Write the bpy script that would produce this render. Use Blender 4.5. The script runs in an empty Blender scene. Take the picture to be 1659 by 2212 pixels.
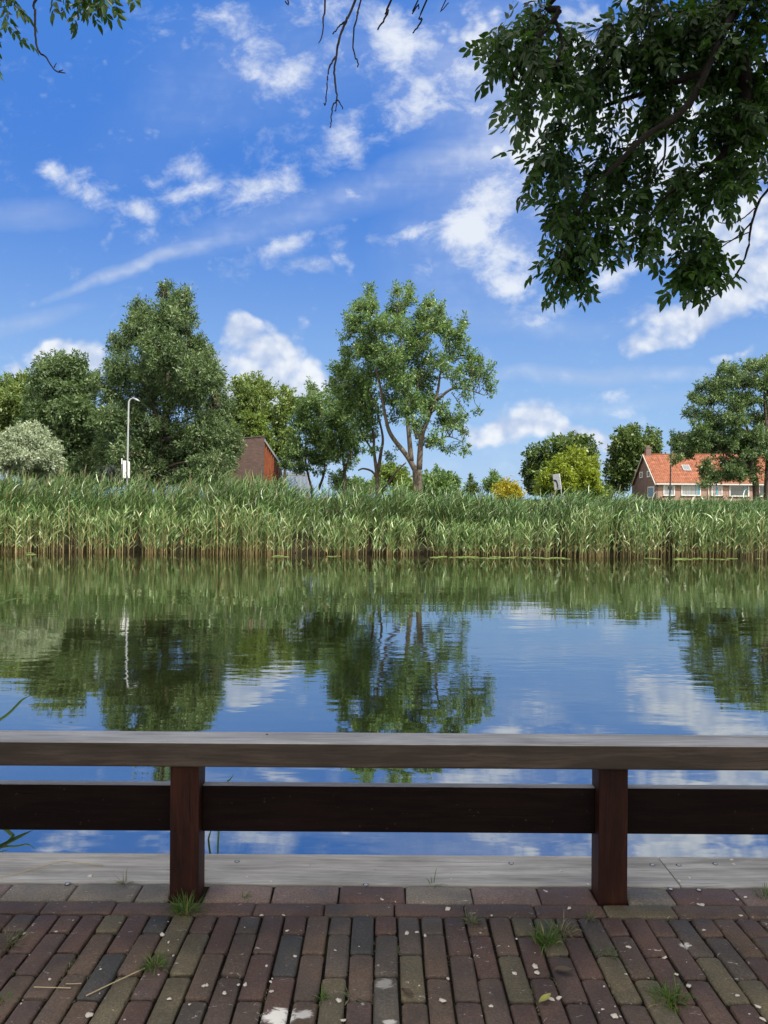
import bpy, bmesh, math, random
import numpy as np
from mathutils import Matrix, Vector

R = math.radians
SC = bpy.context.scene
COL = SC.collection
rng = np.random.default_rng(7)
random.seed(7)

# ------------------------------------------------------------------ camera
F = 1662.0            # focal length in units of a 1659 x 2212 frame
ROLL = R(0.38)
CAMZ = 1.25
cam_data = bpy.data.cameras.new('camera')
cam = bpy.data.objects.new('camera', cam_data)
COL.objects.link(cam)
cam_data.sensor_fit = 'VERTICAL'
cam_data.sensor_height = 36.0
cam_data.lens = 36.0 * F / 2212.0
cam_data.clip_start = 0.05
cam_data.clip_end = 6000.0
cam.matrix_world = Matrix.Translation((0, 0, CAMZ)) @ Matrix.Rotation(R(90), 4, 'X') @ Matrix.Rotation(ROLL, 4, 'Z')
SC.camera = cam


def UV(x, y):
    dx, dy = x - 829.5, 1106.0 - y
    return ((dx * math.cos(ROLL) - dy * math.sin(ROLL)) / F, (dx * math.sin(ROLL) + dy * math.cos(ROLL)) / F)


def P(x, y, d):
    u, v = UV(x, y)
    return np.array((u * d, d, CAMZ + v * d))


# ------------------------------------------------------------------ world, sun, exposure
SUN = Vector((0.52, -0.62, 0.86)).normalized()
SUN_EL = math.asin(SUN.z)
SUN_AZ = math.atan2(SUN.x, SUN.y)
SC.view_settings.view_transform = 'Standard'
SC.view_settings.look = 'None'
SC.view_settings.exposure = 0.5
SC.view_settings.gamma = 1.0
SC.render.engine = 'CYCLES'
SC.cycles.use_denoising = True
SC.cycles.max_bounces = 6
SC.cycles.diffuse_bounces = 3
SC.cycles.glossy_bounces = 3
SC.cycles.transmission_bounces = 4
SC.cycles.sample_clamp_indirect = 4.0

sun_data = bpy.data.lights.new('sun', 'SUN')
sun_data.energy = 5.0
sun_data.angle = R(0.5)
sun_data.color = (1.0, 0.93, 0.82)
sun = bpy.data.objects.new('sun', sun_data)
COL.objects.link(sun)
sun.rotation_euler = (-SUN).to_track_quat('-Z', 'Y').to_euler()


class NT:
    """small helper round a node tree"""
    def __init__(self, tree):
        self.t = tree
        tree.nodes.clear()

    def n(self, kind, **kw):
        nd = self.t.nodes.new(kind)
        for k, v in kw.items():
            setattr(nd, k, v)
        return nd

    def set(self, sock, v):
        if isinstance(v, bpy.types.NodeSocket):
            self.t.links.new(v, sock)
        elif v is not None:
            if isinstance(v, (tuple, list)) and sock.type == 'RGBA' and len(v) == 3:
                v = tuple(v) + (1.0,)
            sock.default_value = v

    def math(self, op, a, b=None, c=None, clamp=False):
        nd = self.n('ShaderNodeMath', operation=op, use_clamp=clamp)
        self.set(nd.inputs[0], a)
        self.set(nd.inputs[1], b)
        self.set(nd.inputs[2], c)
        return nd.outputs[0]

    def mix(self, f, a, b, blend='MIX'):
        nd = self.n('ShaderNodeMix', data_type='RGBA', blend_type=blend)
        nd.clamp_factor = True
        self.set(nd.inputs[0], f)
        self.set(nd.inputs[6], a)
        self.set(nd.inputs[7], b)
        return nd.outputs[2]

    def smooth(self, v, lo, hi, a=0.0, b=1.0):
        nd = self.n('ShaderNodeMapRange', interpolation_type='SMOOTHSTEP')
        self.set(nd.inputs[0], v)
        self.set(nd.inputs[1], lo)
        self.set(nd.inputs[2], hi)
        self.set(nd.inputs[3], a)
        self.set(nd.inputs[4], b)
        return nd.outputs[0]

    def mapping(self, vec, loc=(0, 0, 0), rot=(0, 0, 0), scale=(1, 1, 1), kind='POINT'):
        nd = self.n('ShaderNodeMapping', vector_type=kind)
        self.set(nd.inputs[0], vec)
        nd.inputs['Location'].default_value = loc
        nd.inputs['Rotation'].default_value = rot
        nd.inputs['Scale'].default_value = scale
        return nd.outputs[0]

    def noise(self, vec, scale=5.0, detail=4.0, rough=0.5, dist=0.0, col=False):
        nd = self.n('ShaderNodeTexNoise')
        self.set(nd.inputs['Vector'], vec)
        nd.inputs['Scale'].default_value = scale
        nd.inputs['Detail'].default_value = detail
        nd.inputs['Roughness'].default_value = rough
        nd.inputs['Distortion'].default_value = dist
        return nd.outputs[1 if col else 0]

    def ramp(self, f, stops):
        nd = self.n('ShaderNodeValToRGB')
        self.set(nd.inputs[0], f)
        e = nd.color_ramp.elements
        while len(e) < len(stops):
            e.new(0.5)
        for el, (p, c) in zip(e, stops):
            el.position = p
            el.color = tuple(c) + (1.0,) if len(c) == 3 else c
        return nd.outputs[0]


def build_world():
    w = bpy.data.worlds.new('World')
    SC.world = w
    w.use_nodes = True
    t = NT(w.node_tree)
    out = t.n('ShaderNodeOutputWorld')
    bg = t.n('ShaderNodeBackground')
    bg.inputs['Strength'].default_value = 0.071
    t.t.links.new(bg.outputs[0], out.inputs[0])
    sky = t.n('ShaderNodeTexSky', sky_type='NISHITA')
    sky.sun_disc = False
    sky.sun_elevation = SUN_EL
    sky.sun_rotation = SUN_AZ
    sky.altitude = 0.0
    sky.air_density = 1.0
    sky.dust_density = 0.4
    sky.ozone_density = 3.0
    tc = t.n('ShaderNodeTexCoord')
    sep = t.n('ShaderNodeSeparateXYZ')
    t.set(sep.inputs[0], tc.outputs['Generated'])
    ys = t.math('MAXIMUM', sep.outputs[1], 0.06)
    u = t.math('DIVIDE', sep.outputs[0], ys)
    v = t.math('DIVIDE', t.math('MAXIMUM', sep.outputs[2], 0.0), ys)
    cmb = t.n('ShaderNodeCombineXYZ')
    t.set(cmb.inputs[0], u)
    t.set(cmb.inputs[1], v)
    uv = cmb.outputs[0]
    # warp the plane a little so that no cloud keeps an elliptical outline
    wn = t.noise(uv, 7.0, 4.0, 0.55, col=True)
    vm = t.n('ShaderNodeVectorMath', operation='MULTIPLY_ADD')
    t.set(vm.inputs[0], wn)
    vm.inputs[1].default_value = (0.07, 0.05, 0.0)
    add = t.n('ShaderNodeVectorMath', operation='ADD')
    t.set(add.inputs[0], uv)
    add.inputs[1].default_value = (-0.035, -0.025, 0.0)
    t.set(vm.inputs[2], add.outputs[0])
    wuv = vm.outputs[0]

    def blobs(vec, lst, mode='SPHERICAL'):
        acc = None
        for (x, y, rx, ry, rot, amp) in lst:
            cu, cv = UV(x, y)
            m = t.mapping(vec, (cu, cv, 0), (0, 0, R(rot)), (rx / F, ry / F, 1.0), 'TEXTURE')
            g = t.n('ShaderNodeTexGradient', gradient_type=mode)
            t.set(g.inputs[0], m)
            acc = t.math('MULTIPLY_ADD', g.outputs[1], amp, acc if acc is not None else 0.0)
        return acc

    cumulus = [
        (516, 708, 52, 40, -30, 1.5), (545, 738, 100, 64, -36, 1.9), (606, 780, 124, 72, -36, 1.9), (668, 828, 110, 66, -20, 1.8), (486, 796, 84, 66, 0, 1.9), (570, 846, 170, 66, 0, 1.9),
        (150, 784, 150, 56, 0, 1.7), (125, 752, 46, 42, 0, 1.4), (60, 800, 60, 24, 0, 0.5), (210, 775, 60, 40, 0, 0.9),
        (1150, 928, 140, 44, 0, 1.5), (1168, 900, 70, 44, 0, 1.5), (1070, 945, 110, 34, 0, 1.2), (1300, 965, 80, 50, 0, 1.5), (1240, 950, 70, 34, 0, 1.0),
        (1225, 935, 40, 26, 0, 0.7), (1100, 985, 120, 22, 0, 0.35), (1500, 960, 150, 50, 0, 0.6),
        (1480, 690, 190, 66, 20, 1.5), (1600, 640, 150, 90, 25, 1.4), (1430, 750, 110, 42, 10, 1.2), (1560, 780, 70, 36, 0, 0.8),
        (1650, 540, 120, 150, 0, 1.3), (1620, 762, 110, 24, 10, 0.95), (1500, 520, 190, 100, 10, 0.9),
        (1400, 400, 320, 220, 20, 1.5), (1330, 150, 300, 230, 0, 1.5), (1140, 210, 190, 140, 35, 1.3), (1050, 60, 190, 120, 40, 1.2),
        (1180, 300, 170, 64, 22, 1.2), (1620, 250, 280, 320, 0, 1.5)]
    wisps = [
        (620, 165, 140, 52, 20, 0.85), (850, 90, 110, 90, 0, 0.8), (540, 100, 80, 80, 0, 0.6), (470, 30, 120, 56, 0, 0.65),
        (720, 20, 160, 60, 0, 0.62), (900, 250, 80, 66, 30, 0.62), (750, 300, 120, 60, 25, 0.6), (990, 490, 80, 50, 25, 0.95),
        (880, 505, 110, 30, 15, 0.7), (1040, 445, 110, 70, 38, 0.7), (1100, 560, 110, 70, 34, 0.8), (1100, 620, 70, 36, 20, 0.85),
        (118, 387, 62, 36, -32, 0.85), (295, 442, 56, 36, -25, 0.75), (400, 345, 76, 40, 0, 0.6), (430, 402, 100, 34, 10, 0.66),
        (570, 412, 110, 52, 18, 0.68), (636, 520, 64, 34, 12, 0.75), (745, 415, 40, 28, -20, 0.75), (660, 578, 60, 30, 0, 0.5),
        (340, 375, 44, 30, 0, 0.5), (192, 412, 44, 56, 0, 0.5), (1130, 697, 56, 26, 8, 0.62), (1192, 690, 50, 44, 30, 0.55),
        (1330, 590, 100, 44, 22, 0.95), (1010, 540, 60, 40, 30, 0.5), (310, 30, 90, 60, 0, 0.4), (1330, 855, 80, 20, 4, 0.5),
        (1310, 845, 60, 14, 8, 0.4), (30, 760, 60, 20, 0, 0.4), (1340, 890, 60, 14, -10, 0.35), (310, 578, 50, 26, 0, 0.4)]
    wisps += [(1060, 500, 280, 190, 35, 0.46), (560, 400, 330, 150, 12, 0.40), (230, 420, 280, 110, -10, 0.30), (760, 150, 520, 210, 0, 0.36),
              (1120, 330, 240, 200, 30, 0.5), (1000, 140, 230, 170, 20, 0.5), (1180, 640, 260, 90, 15, 0.4), (640, 540, 220, 80, 10, 0.36), (1320, 880, 260, 60, 0, 0.3)]
    cirrus = [
        (1120, 180, 320, 300, 20, 0.55), (1060, 480, 300, 230, 35, 0.38), (650, 130, 420, 200, 5, 0.2),
        (250, 585, 200, 20, 21, 0.62), (400, 540, 220, 18, 14, 0.42), (640, 465, 420, 50, 15, 0.34), (900, 360, 420, 44, 13, 0.36),
        (70, 465, 170, 34, 3, 0.42), (60, 690, 180, 26, 10, 0.42), (1250, 812, 460, 26, 0, 0.5), (1300, 880, 380, 22, 5, 0.32),
        (1150, 700, 300, 40, -3, 0.25), (1000, 1010, 700, 60, 0, 0.35), (400, 240, 300, 120, 30, 0.12), (1350, 1000, 500, 60, 0, 0.25)]
    cm = blobs(wuv, cumulus)
    wm = blobs(wuv, wisps)
    cr = blobs(wuv, cirrus)
    nuv = t.mapping(uv, (0.3, 0.1, 0), (0, 0, R(-25)), (1.0, 1.35, 1.0))
    n1 = t.noise(nuv, 13.0, 9.0, 0.62, 0.3)
    n2 = t.noise(nuv, 22.0, 9.0, 0.66, 0.25)
    n3 = t.noise(t.mapping(uv, (0, 0, 0), (0, 0, R(-15)), (0.5, 4.0, 1.0)), 7.0, 6.0, 0.6, 0.3)
    def billow(sc):
        vo = t.n('ShaderNodeTexVoronoi', feature='SMOOTH_F1')
        t.set(vo.inputs['Vector'], wuv)
        vo.inputs['Scale'].default_value = sc
        vo.inputs['Smoothness'].default_value = 0.35
        return vo.outputs['Distance']
    bil = t.math('MULTIPLY_ADD', billow(78.0), -0.55, t.math('MULTIPLY_ADD', billow(30.0), -1.0, 0.72))
    dens_c = t.smooth(t.math('MULTIPLY_ADD', t.math('SUBTRACT', n1, 0.52), 2.3, t.math('ADD', t.math('MULTIPLY', t.math('MINIMUM', cm, 1.45), 0.80), t.math('MULTIPLY', bil, 0.65))), 0.16, 1.12)
    dens_w = t.math('MULTIPLY', t.smooth(t.math('MULTIPLY_ADD', t.math('SUBTRACT', n2, 0.5), 2.4, t.math('MULTIPLY', wm, 1.05)), 0.12, 1.35), 0.9)
    dens_r = t.math('MULTIPLY', cr, t.smooth(n3, 0.2, 0.8, 0.55, 1.1))
    front = t.smooth(sep.outputs[1], 0.05, 0.3)
    dens = t.math('MAXIMUM', dens_c, dens_w)
    dens = t.math('MULTIPLY', t.math('MAXIMUM', dens, dens_r, clamp=True), 0.96)
    # unseen broken bright cloud, added above and behind the camera to brighten foreground shade
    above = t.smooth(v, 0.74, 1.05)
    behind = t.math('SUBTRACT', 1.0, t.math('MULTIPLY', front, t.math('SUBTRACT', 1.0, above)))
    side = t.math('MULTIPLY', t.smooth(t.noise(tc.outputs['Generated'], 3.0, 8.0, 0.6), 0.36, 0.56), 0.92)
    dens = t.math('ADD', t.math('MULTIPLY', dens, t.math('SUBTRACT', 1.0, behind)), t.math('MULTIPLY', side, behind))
    n4 = t.noise(t.mapping(uv, (0.02, -0.03, 0)), 16.0, 6.0, 0.55)
    n5 = t.noise(t.mapping(uv, (0.11, 0.012, 0)), 34.0, 6.0, 0.6)
    shade = t.math('ADD', t.math('MULTIPLY', t.math('SUBTRACT', n4, 0.5), 2.4), t.math('ADD', t.math('MULTIPLY', bil, 0.9), t.math('MULTIPLY', t.math('SUBTRACT', n5, 0.5), 1.3)))
    lum = t.smooth(t.math('ADD', shade, t.math('ADD', t.math('MULTIPLY', t.math('MINIMUM', cm, 1.0), 0.35), t.math('MULTIPLY', wm, 0.9))), -0.25, 0.95)
    ccol = t.mix(lum, (5.1, 6.1, 8.2), (9.0, 9.4, 9.9))
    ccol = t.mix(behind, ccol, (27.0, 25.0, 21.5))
    tinted = t.mix(1.0, sky.outputs[0], SKY_TINT, 'MULTIPLY')
    low = t.smooth(sep.outputs[2], 0.0, 0.42)
    blue = t.mix(low, (3.9, 6.3, 9.6), (0.62, 2.45, 8.0))
    base = t.mix(0.8, tinted, blue)
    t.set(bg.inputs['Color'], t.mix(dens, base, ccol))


SKY_TINT = (1.0, 1.0, 1.0)
build_world()

# ------------------------------------------------------------------ object helpers
def link(o, parent=None):
    COL.objects.link(o)
    if parent is not None:
        o.parent = parent
    return o


def tag(o, label=None, cat=None, group=None, kind=None):
    if label: o['label'] = label
    if cat: o['category'] = cat
    if group: o['group'] = group
    if kind: o['kind'] = kind
    return o


def empty(name, loc, label=None, cat=None, group=None):
    o = bpy.data.objects.new(name, None)
    o.location = Vector([float(c) for c in loc])
    o.empty_display_size = 0.2
    link(o)
    return tag(o, label, cat, group)


def world_loc(o):
    v = Vector((0, 0, 0))
    while o is not None:
        v += o.location
        o = o.parent
    return v


def quad_mesh(name, V, Q, mats, parent=None, tint=None, mi=None, smooth=False):
    """a mesh of quads from numpy arrays; with a parent the vertices are given in world space"""
    V = np.asarray(V, dtype=np.float32)
    Q = np.asarray(Q, dtype=np.int32)
    if parent is not None:
        V = V - np.array(world_loc(parent), dtype=np.float32)
    me = bpy.data.meshes.new(name)
    me.vertices.add(len(V))
    me.vertices.foreach_set('co', V.ravel())
    me.loops.add(Q.size)
    me.loops.foreach_set('vertex_index', Q.ravel())
    me.polygons.add(len(Q))
    me.polygons.foreach_set('loop_start', np.arange(0, Q.size, 4, dtype=np.int32))
    if mi is not None:
        me.polygons.foreach_set('material_index', np.asarray(mi, dtype=np.int32))
    if tint is not None:
        a = me.attributes.new('tint', 'FLOAT', 'POINT')
        a.data.foreach_set('value', np.asarray(tint, dtype=np.float32))
    for m in (mats if isinstance(mats, (list, tuple)) else [mats]):
        me.materials.append(m)
    me.update(calc_edges=True)
    if smooth:
        me.polygons.foreach_set('use_smooth', np.ones(len(Q), dtype=bool))
    me.validate()
    o = bpy.data.objects.new(name, me)
    return link(o, parent)


def bm_obj(name, bm, mats, parent=None, smooth=False):
    """link a bmesh; with a parent its vertices are in world space"""
    if parent is not None:
        bmesh.ops.translate(bm, verts=bm.verts, vec=-world_loc(parent))
    me = bpy.data.meshes.new(name)
    bm.to_mesh(me)
    bm.free()
    for m in (mats if isinstance(mats, (list, tuple)) else [mats]):
        me.materials.append(m)
    if smooth:
        for p in me.polygons:
            p.use_smooth = True
    return link(bpy.data.objects.new(name, me), parent)


def box(bm, lo, hi, bevel=0.0, seg=1, mat=0):
    lo, hi = Vector([float(c) for c in lo]), Vector([float(c) for c in hi])
    b2 = bmesh.new()
    bmesh.ops.create_cube(b2, size=1.0)
    s = hi - lo
    for v in b2.verts:
        v.co = Vector((v.co.x * s.x, v.co.y * s.y, v.co.z * s.z)) + (lo + hi) / 2
    if bevel > 0:
        bmesh.ops.bevel(b2, geom=list(b2.edges), offset=bevel, segments=seg, affect='EDGES', profile=0.6)
    for f in b2.faces:
        f.material_index = mat
    me = bpy.data.meshes.new('tmp')
    b2.to_mesh(me)
    b2.free()
    bm.from_mesh(me)
    bpy.data.meshes.remove(me)
    return bm


class Geo:
    """collects quads in numpy pieces"""
    def __init__(self):
        self.V, self.Q, self.T, self.M, self.n = [], [], [], [], 0

    def add(self, V, Q, tint=0.5, mat=0):
        V = np.asarray(V, dtype=np.float32).reshape(-1, 3)
        Q = np.asarray(Q, dtype=np.int32).reshape(-1, 4)
        self.V.append(V)
        self.Q.append(Q + self.n)
        self.T.append(np.broadcast_to(np.asarray(tint, dtype=np.float32), (len(V),)))
        self.M.append(np.full(len(Q), mat, dtype=np.int32))
        self.n += len(V)

    def build(self, name, mats, parent=None, smooth=False):
        return quad_mesh(name, np.concatenate(self.V), np.concatenate(self.Q), mats, parent,
                         np.concatenate(self.T), np.concatenate(self.M), smooth)


def tube(pts, radii, sides=6):
    pts = np.asarray(pts, dtype=float)
    n = len(pts)
    radii = np.broadcast_to(np.asarray(radii, dtype=float), (n,))
    tan = np.gradient(pts, axis=0)
    tan /= np.linalg.norm(tan, axis=1, keepdims=True) + 1e-9
    ref = np.array((0.31, 0.77, 0.12)) if abs(tan[0][2]) > 0.8 else np.array((0.1, 0.05, 1.0))
    s = np.cross(tan, ref)
    s /= np.linalg.norm(s, axis=1, keepdims=True) + 1e-9
    b = np.cross(tan, s)
    a = np.linspace(0, 2 * np.pi, sides, endpoint=False)
    V = pts[:, None, :] + radii[:, None, None] * (np.cos(a)[None, :, None] * s[:, None, :] + np.sin(a)[None, :, None] * b[:, None, :])
    i = np.arange(n - 1)[:, None] * sides
    j = np.arange(sides)[None, :]
    j2 = (j + 1) % sides
    Q = np.stack([i + j, i + j2, i + sides + j2, i + sides + j], axis=-1).reshape(-1, 4)
    V = V.reshape(-1, 3)
    # close both ends with a point fan of degenerate-free quads when possible
    if sides == 4:
        Q = np.concatenate([Q, [[3, 2, 1, 0], [(n - 1) * 4 + k for k in range(4)]]])
    elif sides == 6:
        e = (n - 1) * 6
        Q = np.concatenate([Q, [[3, 2, 1, 0], [0, 5, 4, 3], [e, e + 1, e + 2, e + 3], [e + 3, e + 4, e + 5, e]]])
    elif sides == 8:
        e = (n - 1) * 8
        Q = np.concatenate([Q, [[3, 2, 1, 0], [7, 4, 3, 0], [7, 6, 5, 4], [e, e + 1, e + 2, e + 3], [e, e + 3, e + 4, e + 7], [e + 4, e + 5, e + 6, e + 7]]])
    return V, Q


def curve(pts, n=6):
    """Catmull-Rom through points"""
    p = np.asarray(pts, dtype=float)
    if len(p) < 3:
        return np.linspace(p[0], p[-1], n + 1)
    q = np.vstack([2 * p[0] - p[1], p, 2 * p[-1] - p[-2]])
    out = []
    for k in range(1, len(q) - 2):
        for tt in np.linspace(0, 1, n, endpoint=False):
            a, b, c, d = q[k - 1], q[k], q[k + 1], q[k + 2]
            out.append(0.5 * (2 * b + (c - a) * tt + (2 * a - 5 * b + 4 * c - d) * tt ** 2 + (3 * b - a - 3 * c + d) * tt ** 3))
    out.append(p[-1])
    return np.array(out)


# ------------------------------------------------------------------ materials
def new_mat(name):
    m = bpy.data.materials.new(name)
    m.use_nodes = True
    t = NT(m.node_tree)
    out = t.n('ShaderNodeOutputMaterial')
    return m, t, out


def principled(t, out, color, rough=0.6, bump=None, bump_strength=0.3, bump_dist=0.01, metallic=0.0, spec=0.5):
    b = t.n('ShaderNodeBsdfPrincipled')
    t.set(b.inputs['Base Color'], color)
    t.set(b.inputs['Roughness'], rough)
    t.set(b.inputs['Metallic'], metallic)
    b.inputs['Specular IOR Level'].default_value = spec
    if bump is not None:
        bn = t.n('ShaderNodeBump')
        bn.inputs['Strength'].default_value = bump_strength
        bn.inputs['Distance'].default_value = bump_dist
        t.set(bn.inputs['Height'], bump)
        t.t.links.new(bn.outputs[0], b.inputs['Normal'])
    t.t.links.new(b.outputs[0], out.inputs[0])
    return b


def leaf_mat(name, stops, trans=0.3, rough=0.5, spec=0.35):
    """leaf colour picked per leaf from a random number stored with it"""
    m, t, out = new_mat(name)
    at = t.n('ShaderNodeAttribute', attribute_name='tint')
    c = t.ramp(at.outputs['Fac'], stops)
    b = t.n('ShaderNodeBsdfPrincipled')
    t.set(b.inputs['Base Color'], c)
    b.inputs['Roughness'].default_value = rough
    b.inputs['Specular IOR Level'].default_value = spec
    tr = t.n('ShaderNodeBsdfTranslucent')
    t.set(tr.inputs[0], t.mix(1.0, c, (1.25, 1.3, 0.55), 'MULTIPLY'))
    mx = t.n('ShaderNodeMixShader')
    mx.inputs[0].default_value = trans
    t.t.links.new(b.outputs[0], mx.inputs[1])
    t.t.links.new(tr.outputs[0], mx.inputs[2])
    t.t.links.new(mx.outputs[0], out.inputs[0])
    return m


def plain(name, color, rough=0.5, metallic=0.0, var=0.12, scale=6.0, spec=0.5):
    m, t, out = new_mat(name)
    tc = t.n('ShaderNodeTexCoord')
    n = t.noise(tc.outputs['Object'], scale, 5.0, 0.6)
    c = t.mix(n, tuple(x * (1 - var) for x in color), tuple(min(1, x * (1 + var)) for x in color))
    principled(t, out, c, rough, metallic=metallic, spec=spec)
    return m


def bark_mat(name, dark, light, scale=6.0):
    m, t, out = new_mat(name)
    tc = t.n('ShaderNodeTexCoord')
    v = t.mapping(tc.outputs['Object'], scale=(1, 1, 0.25))
    n = t.noise(v, scale, 6.0, 0.65)
    c = t.ramp(n, [(0.3, dark), (0.7, light)])
    principled(t, out, c, 0.85, n, 0.6, 0.03, spec=0.2)
    return m


def wood_mat(name, stops, axis='X', rough=0.6, fine=1.0, spec=0.4, spots=None):
    m, t, out = new_mat(name)
    tc = t.n('ShaderNodeTexCoord')
    ob = tc.outputs['Object']

    def along(a, b):
        return {'X': (a, b, b), 'Z': (b, b, a), 'Y': (b, a, b)}[axis]
    wob = t.noise(ob, 2.2, 2.0, 0.5, col=True)
    wv = t.n('ShaderNodeVectorMath', operation='MULTIPLY_ADD')
    t.set(wv.inputs[0], wob)
    wv.inputs[1].default_value = (0.05, 0.05, 0.05)
    t.set(wv.inputs[2], ob)
    g1 = t.noise(t.mapping(wv.outputs[0], scale=along(2.5 * fine, 46 * fine)), 1.0, 6.0, 0.6, 0.5)
    g2 = t.noise(t.mapping(wv.outputs[0], scale=along(6.0 * fine, 190 * fine)), 1.0, 3.0, 0.6)
    blot = t.noise(t.mapping(ob, scale=along(1.6, 5.0)), 1.5, 5.0, 0.6, 0.4)
    f = t.math('MULTIPLY_ADD', blot, 0.45, t.math('MULTIPLY_ADD', g2, 0.25, t.math('MULTIPLY', g1, 0.42)))
    c = t.ramp(f, stops)
    crack = t.noise(t.mapping(wv.outputs[0], scale=along(1.1, 75)), 1.0, 2.0, 0.5)
    cm_ = t.math('MULTIPLY', t.smooth(crack, 0.66, 0.70), t.smooth(blot, 0.42, 0.58))
    c = t.mix(t.math('MULTIPLY', cm_, 0.65), c, tuple(x * 0.35 for x in stops[0][1]))
    if spots:
        sp = t.noise(ob, 70.0, 2.0, 0.5)
        c = t.mix(t.smooth(sp, 0.70, 0.76), c, spots)
    hb = t.math('SUBTRACT', f, t.math('MULTIPLY', cm_, 0.5))
    principled(t, out, c, rough, hb, 0.5, 0.004, spec=spec)
    return m


def brick_wall_mat(name, c1, c2, mortar, bw=0.22, bh=0.065, axis='XZ', rough=0.85):
    m, t, out = new_mat(name)
    tc = t.n('ShaderNodeTexCoord')
    sep = t.n('ShaderNodeSeparateXYZ')
    t.set(sep.inputs[0], tc.outputs['Object'])
    cmb = t.n('ShaderNodeCombineXYZ')
    t.set(cmb.inputs[0], t.math('ADD', sep.outputs[0], sep.outputs[1]))
    t.set(cmb.inputs[1], sep.outputs[2])
    br = t.n('ShaderNodeTexBrick')
    t.set(br.inputs['Vector'], cmb.outputs[0])
    t.set(br.inputs['Color1'], c1)
    t.set(br.inputs['Color2'], c2)
    t.set(br.inputs['Mortar'], mortar)
    br.inputs['Scale'].default_value = 1.0
    br.inputs['Mortar Size'].default_value = 0.008
    br.inputs['Brick Width'].default_value = bw
    br.inputs['Row Height'].default_value = bh
    n = t.noise(tc.outputs['Object'], 1.2, 5.0, 0.6)
    c = t.mix(t.smooth(n, 0.3, 0.75, 0.0, 0.35), br.outputs[0], tuple(x * 0.6 for x in c1))
    principled(t, out, c, rough, br.outputs[1], 0.4, -0.01, spec=0.2)
    return m


def glass_mat(name, color, rough=0.06):
    m, t, out = new_mat(name)
    tc = t.n('ShaderNodeTexCoord')
    n = t.noise(t.mapping(tc.outputs['Object'], scale=(9, 9, 0.4)), 1.0, 3.0, 0.5)
    c = t.mix(t.smooth(n, 0.3, 0.7), tuple(x * 0.6 for x in color), color)
    principled(t, out, c, rough, spec=0.7)
    return m


M = {}
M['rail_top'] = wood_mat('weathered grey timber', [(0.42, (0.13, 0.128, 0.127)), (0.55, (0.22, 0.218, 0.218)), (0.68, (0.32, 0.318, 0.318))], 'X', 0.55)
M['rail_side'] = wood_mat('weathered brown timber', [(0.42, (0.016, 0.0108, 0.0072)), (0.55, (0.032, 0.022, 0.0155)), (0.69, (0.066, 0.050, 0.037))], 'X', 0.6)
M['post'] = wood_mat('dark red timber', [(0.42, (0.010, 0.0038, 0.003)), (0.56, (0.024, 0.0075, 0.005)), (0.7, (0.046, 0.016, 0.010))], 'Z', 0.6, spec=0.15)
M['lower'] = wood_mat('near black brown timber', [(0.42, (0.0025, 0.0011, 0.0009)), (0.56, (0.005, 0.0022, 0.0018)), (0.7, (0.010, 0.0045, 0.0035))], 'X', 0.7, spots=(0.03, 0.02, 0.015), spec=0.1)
M['board'] = wood_mat('silver grey plank', [(0.40, (0.13, 0.124, 0.113)), (0.54, (0.25, 0.243, 0.226)), (0.69, (0.40, 0.392, 0.37))], 'X', 0.75, fine=0.6, spots=(0.18, 0.17, 0.14))
M['bark'] = bark_mat('ash bark', (0.035, 0.026, 0.02), (0.12, 0.095, 0.075))
M['bark_light'] = bark_mat('pale ash bark', (0.045, 0.037, 0.029), (0.15, 0.125, 0.10))
M['twig'] = bark_mat('twig bark', (0.006, 0.005, 0.004), (0.016, 0.012, 0.010), 40)
M['screw'] = plain('steel screw', (0.45, 0.45, 0.44), 0.35, 0.8)
M['hole'] = plain('dark hole', (0.01, 0.009, 0.008), 0.9)
M['grey_steel'] = plain('galvanised steel', (0.29, 0.31, 0.32), 0.42, 0.3, 0.06)
M['white_paint'] = plain('white paint', (0.62, 0.62, 0.61), 0.45, 0, 0.05)
M['cream_paint'] = plain('cream paint', (0.45, 0.435, 0.40), 0.5, 0, 0.06)
M['black_paint'] = plain('black paint', (0.018, 0.019, 0.022), 0.4)
M['teal_paint'] = plain('teal paint', (0.08, 0.28, 0.36), 0.4)
M['sign_black'] = plain('sign black', (0.015, 0.015, 0.018), 0.5)
M['sign_face'] = plain('sign white', (0.40, 0.42, 0.46), 0.4, 0, 0.04)
M['glass'] = glass_mat('curtained glass', (0.26, 0.28, 0.29))
M['glass_dark'] = glass_mat('dark glass', (0.035, 0.045, 0.05))
M['glass_pink'] = glass_mat('pale curtained glass', (0.34, 0.27, 0.29))
M['glass_sky'] = glass_mat('skylight glass', (0.16, 0.19, 0.21), 0.12)
M['shell'] = plain('shell white', (0.46, 0.43, 0.38), 0.5, 0, 0.25, 40)
M['straw'] = plain('dry straw', (0.36, 0.29, 0.17), 0.7, 0, 0.25, 30)
M['fallen'] = plain('yellow green leaf', (0.22, 0.22, 0.05), 0.5, 0, 0.3, 60)
M['brown_leaf'] = plain('brown dead leaf', (0.05, 0.035, 0.02), 0.7, 0, 0.3, 60)
M['house_wall'] = brick_wall_mat('house brick', (0.34, 0.20, 0.155), (0.27, 0.155, 0.12), (0.34, 0.28, 0.25))
M['house_gable'] = brick_wall_mat('gable brick', (0.17, 0.105, 0.09), (0.125, 0.08, 0.07), (0.2, 0.17, 0.16))
M['pav_brick'] = brick_wall_mat('dark brown brick', (0.12, 0.073, 0.062), (0.075, 0.05, 0.045), (0.13, 0.115, 0.108), 0.30, 0.10)
M['zinc'] = plain('zinc flashing', (0.42, 0.44, 0.45), 0.4, 0.4)
M['roof_dark'] = plain('dark coping', (0.06, 0.06, 0.062), 0.6)
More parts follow.
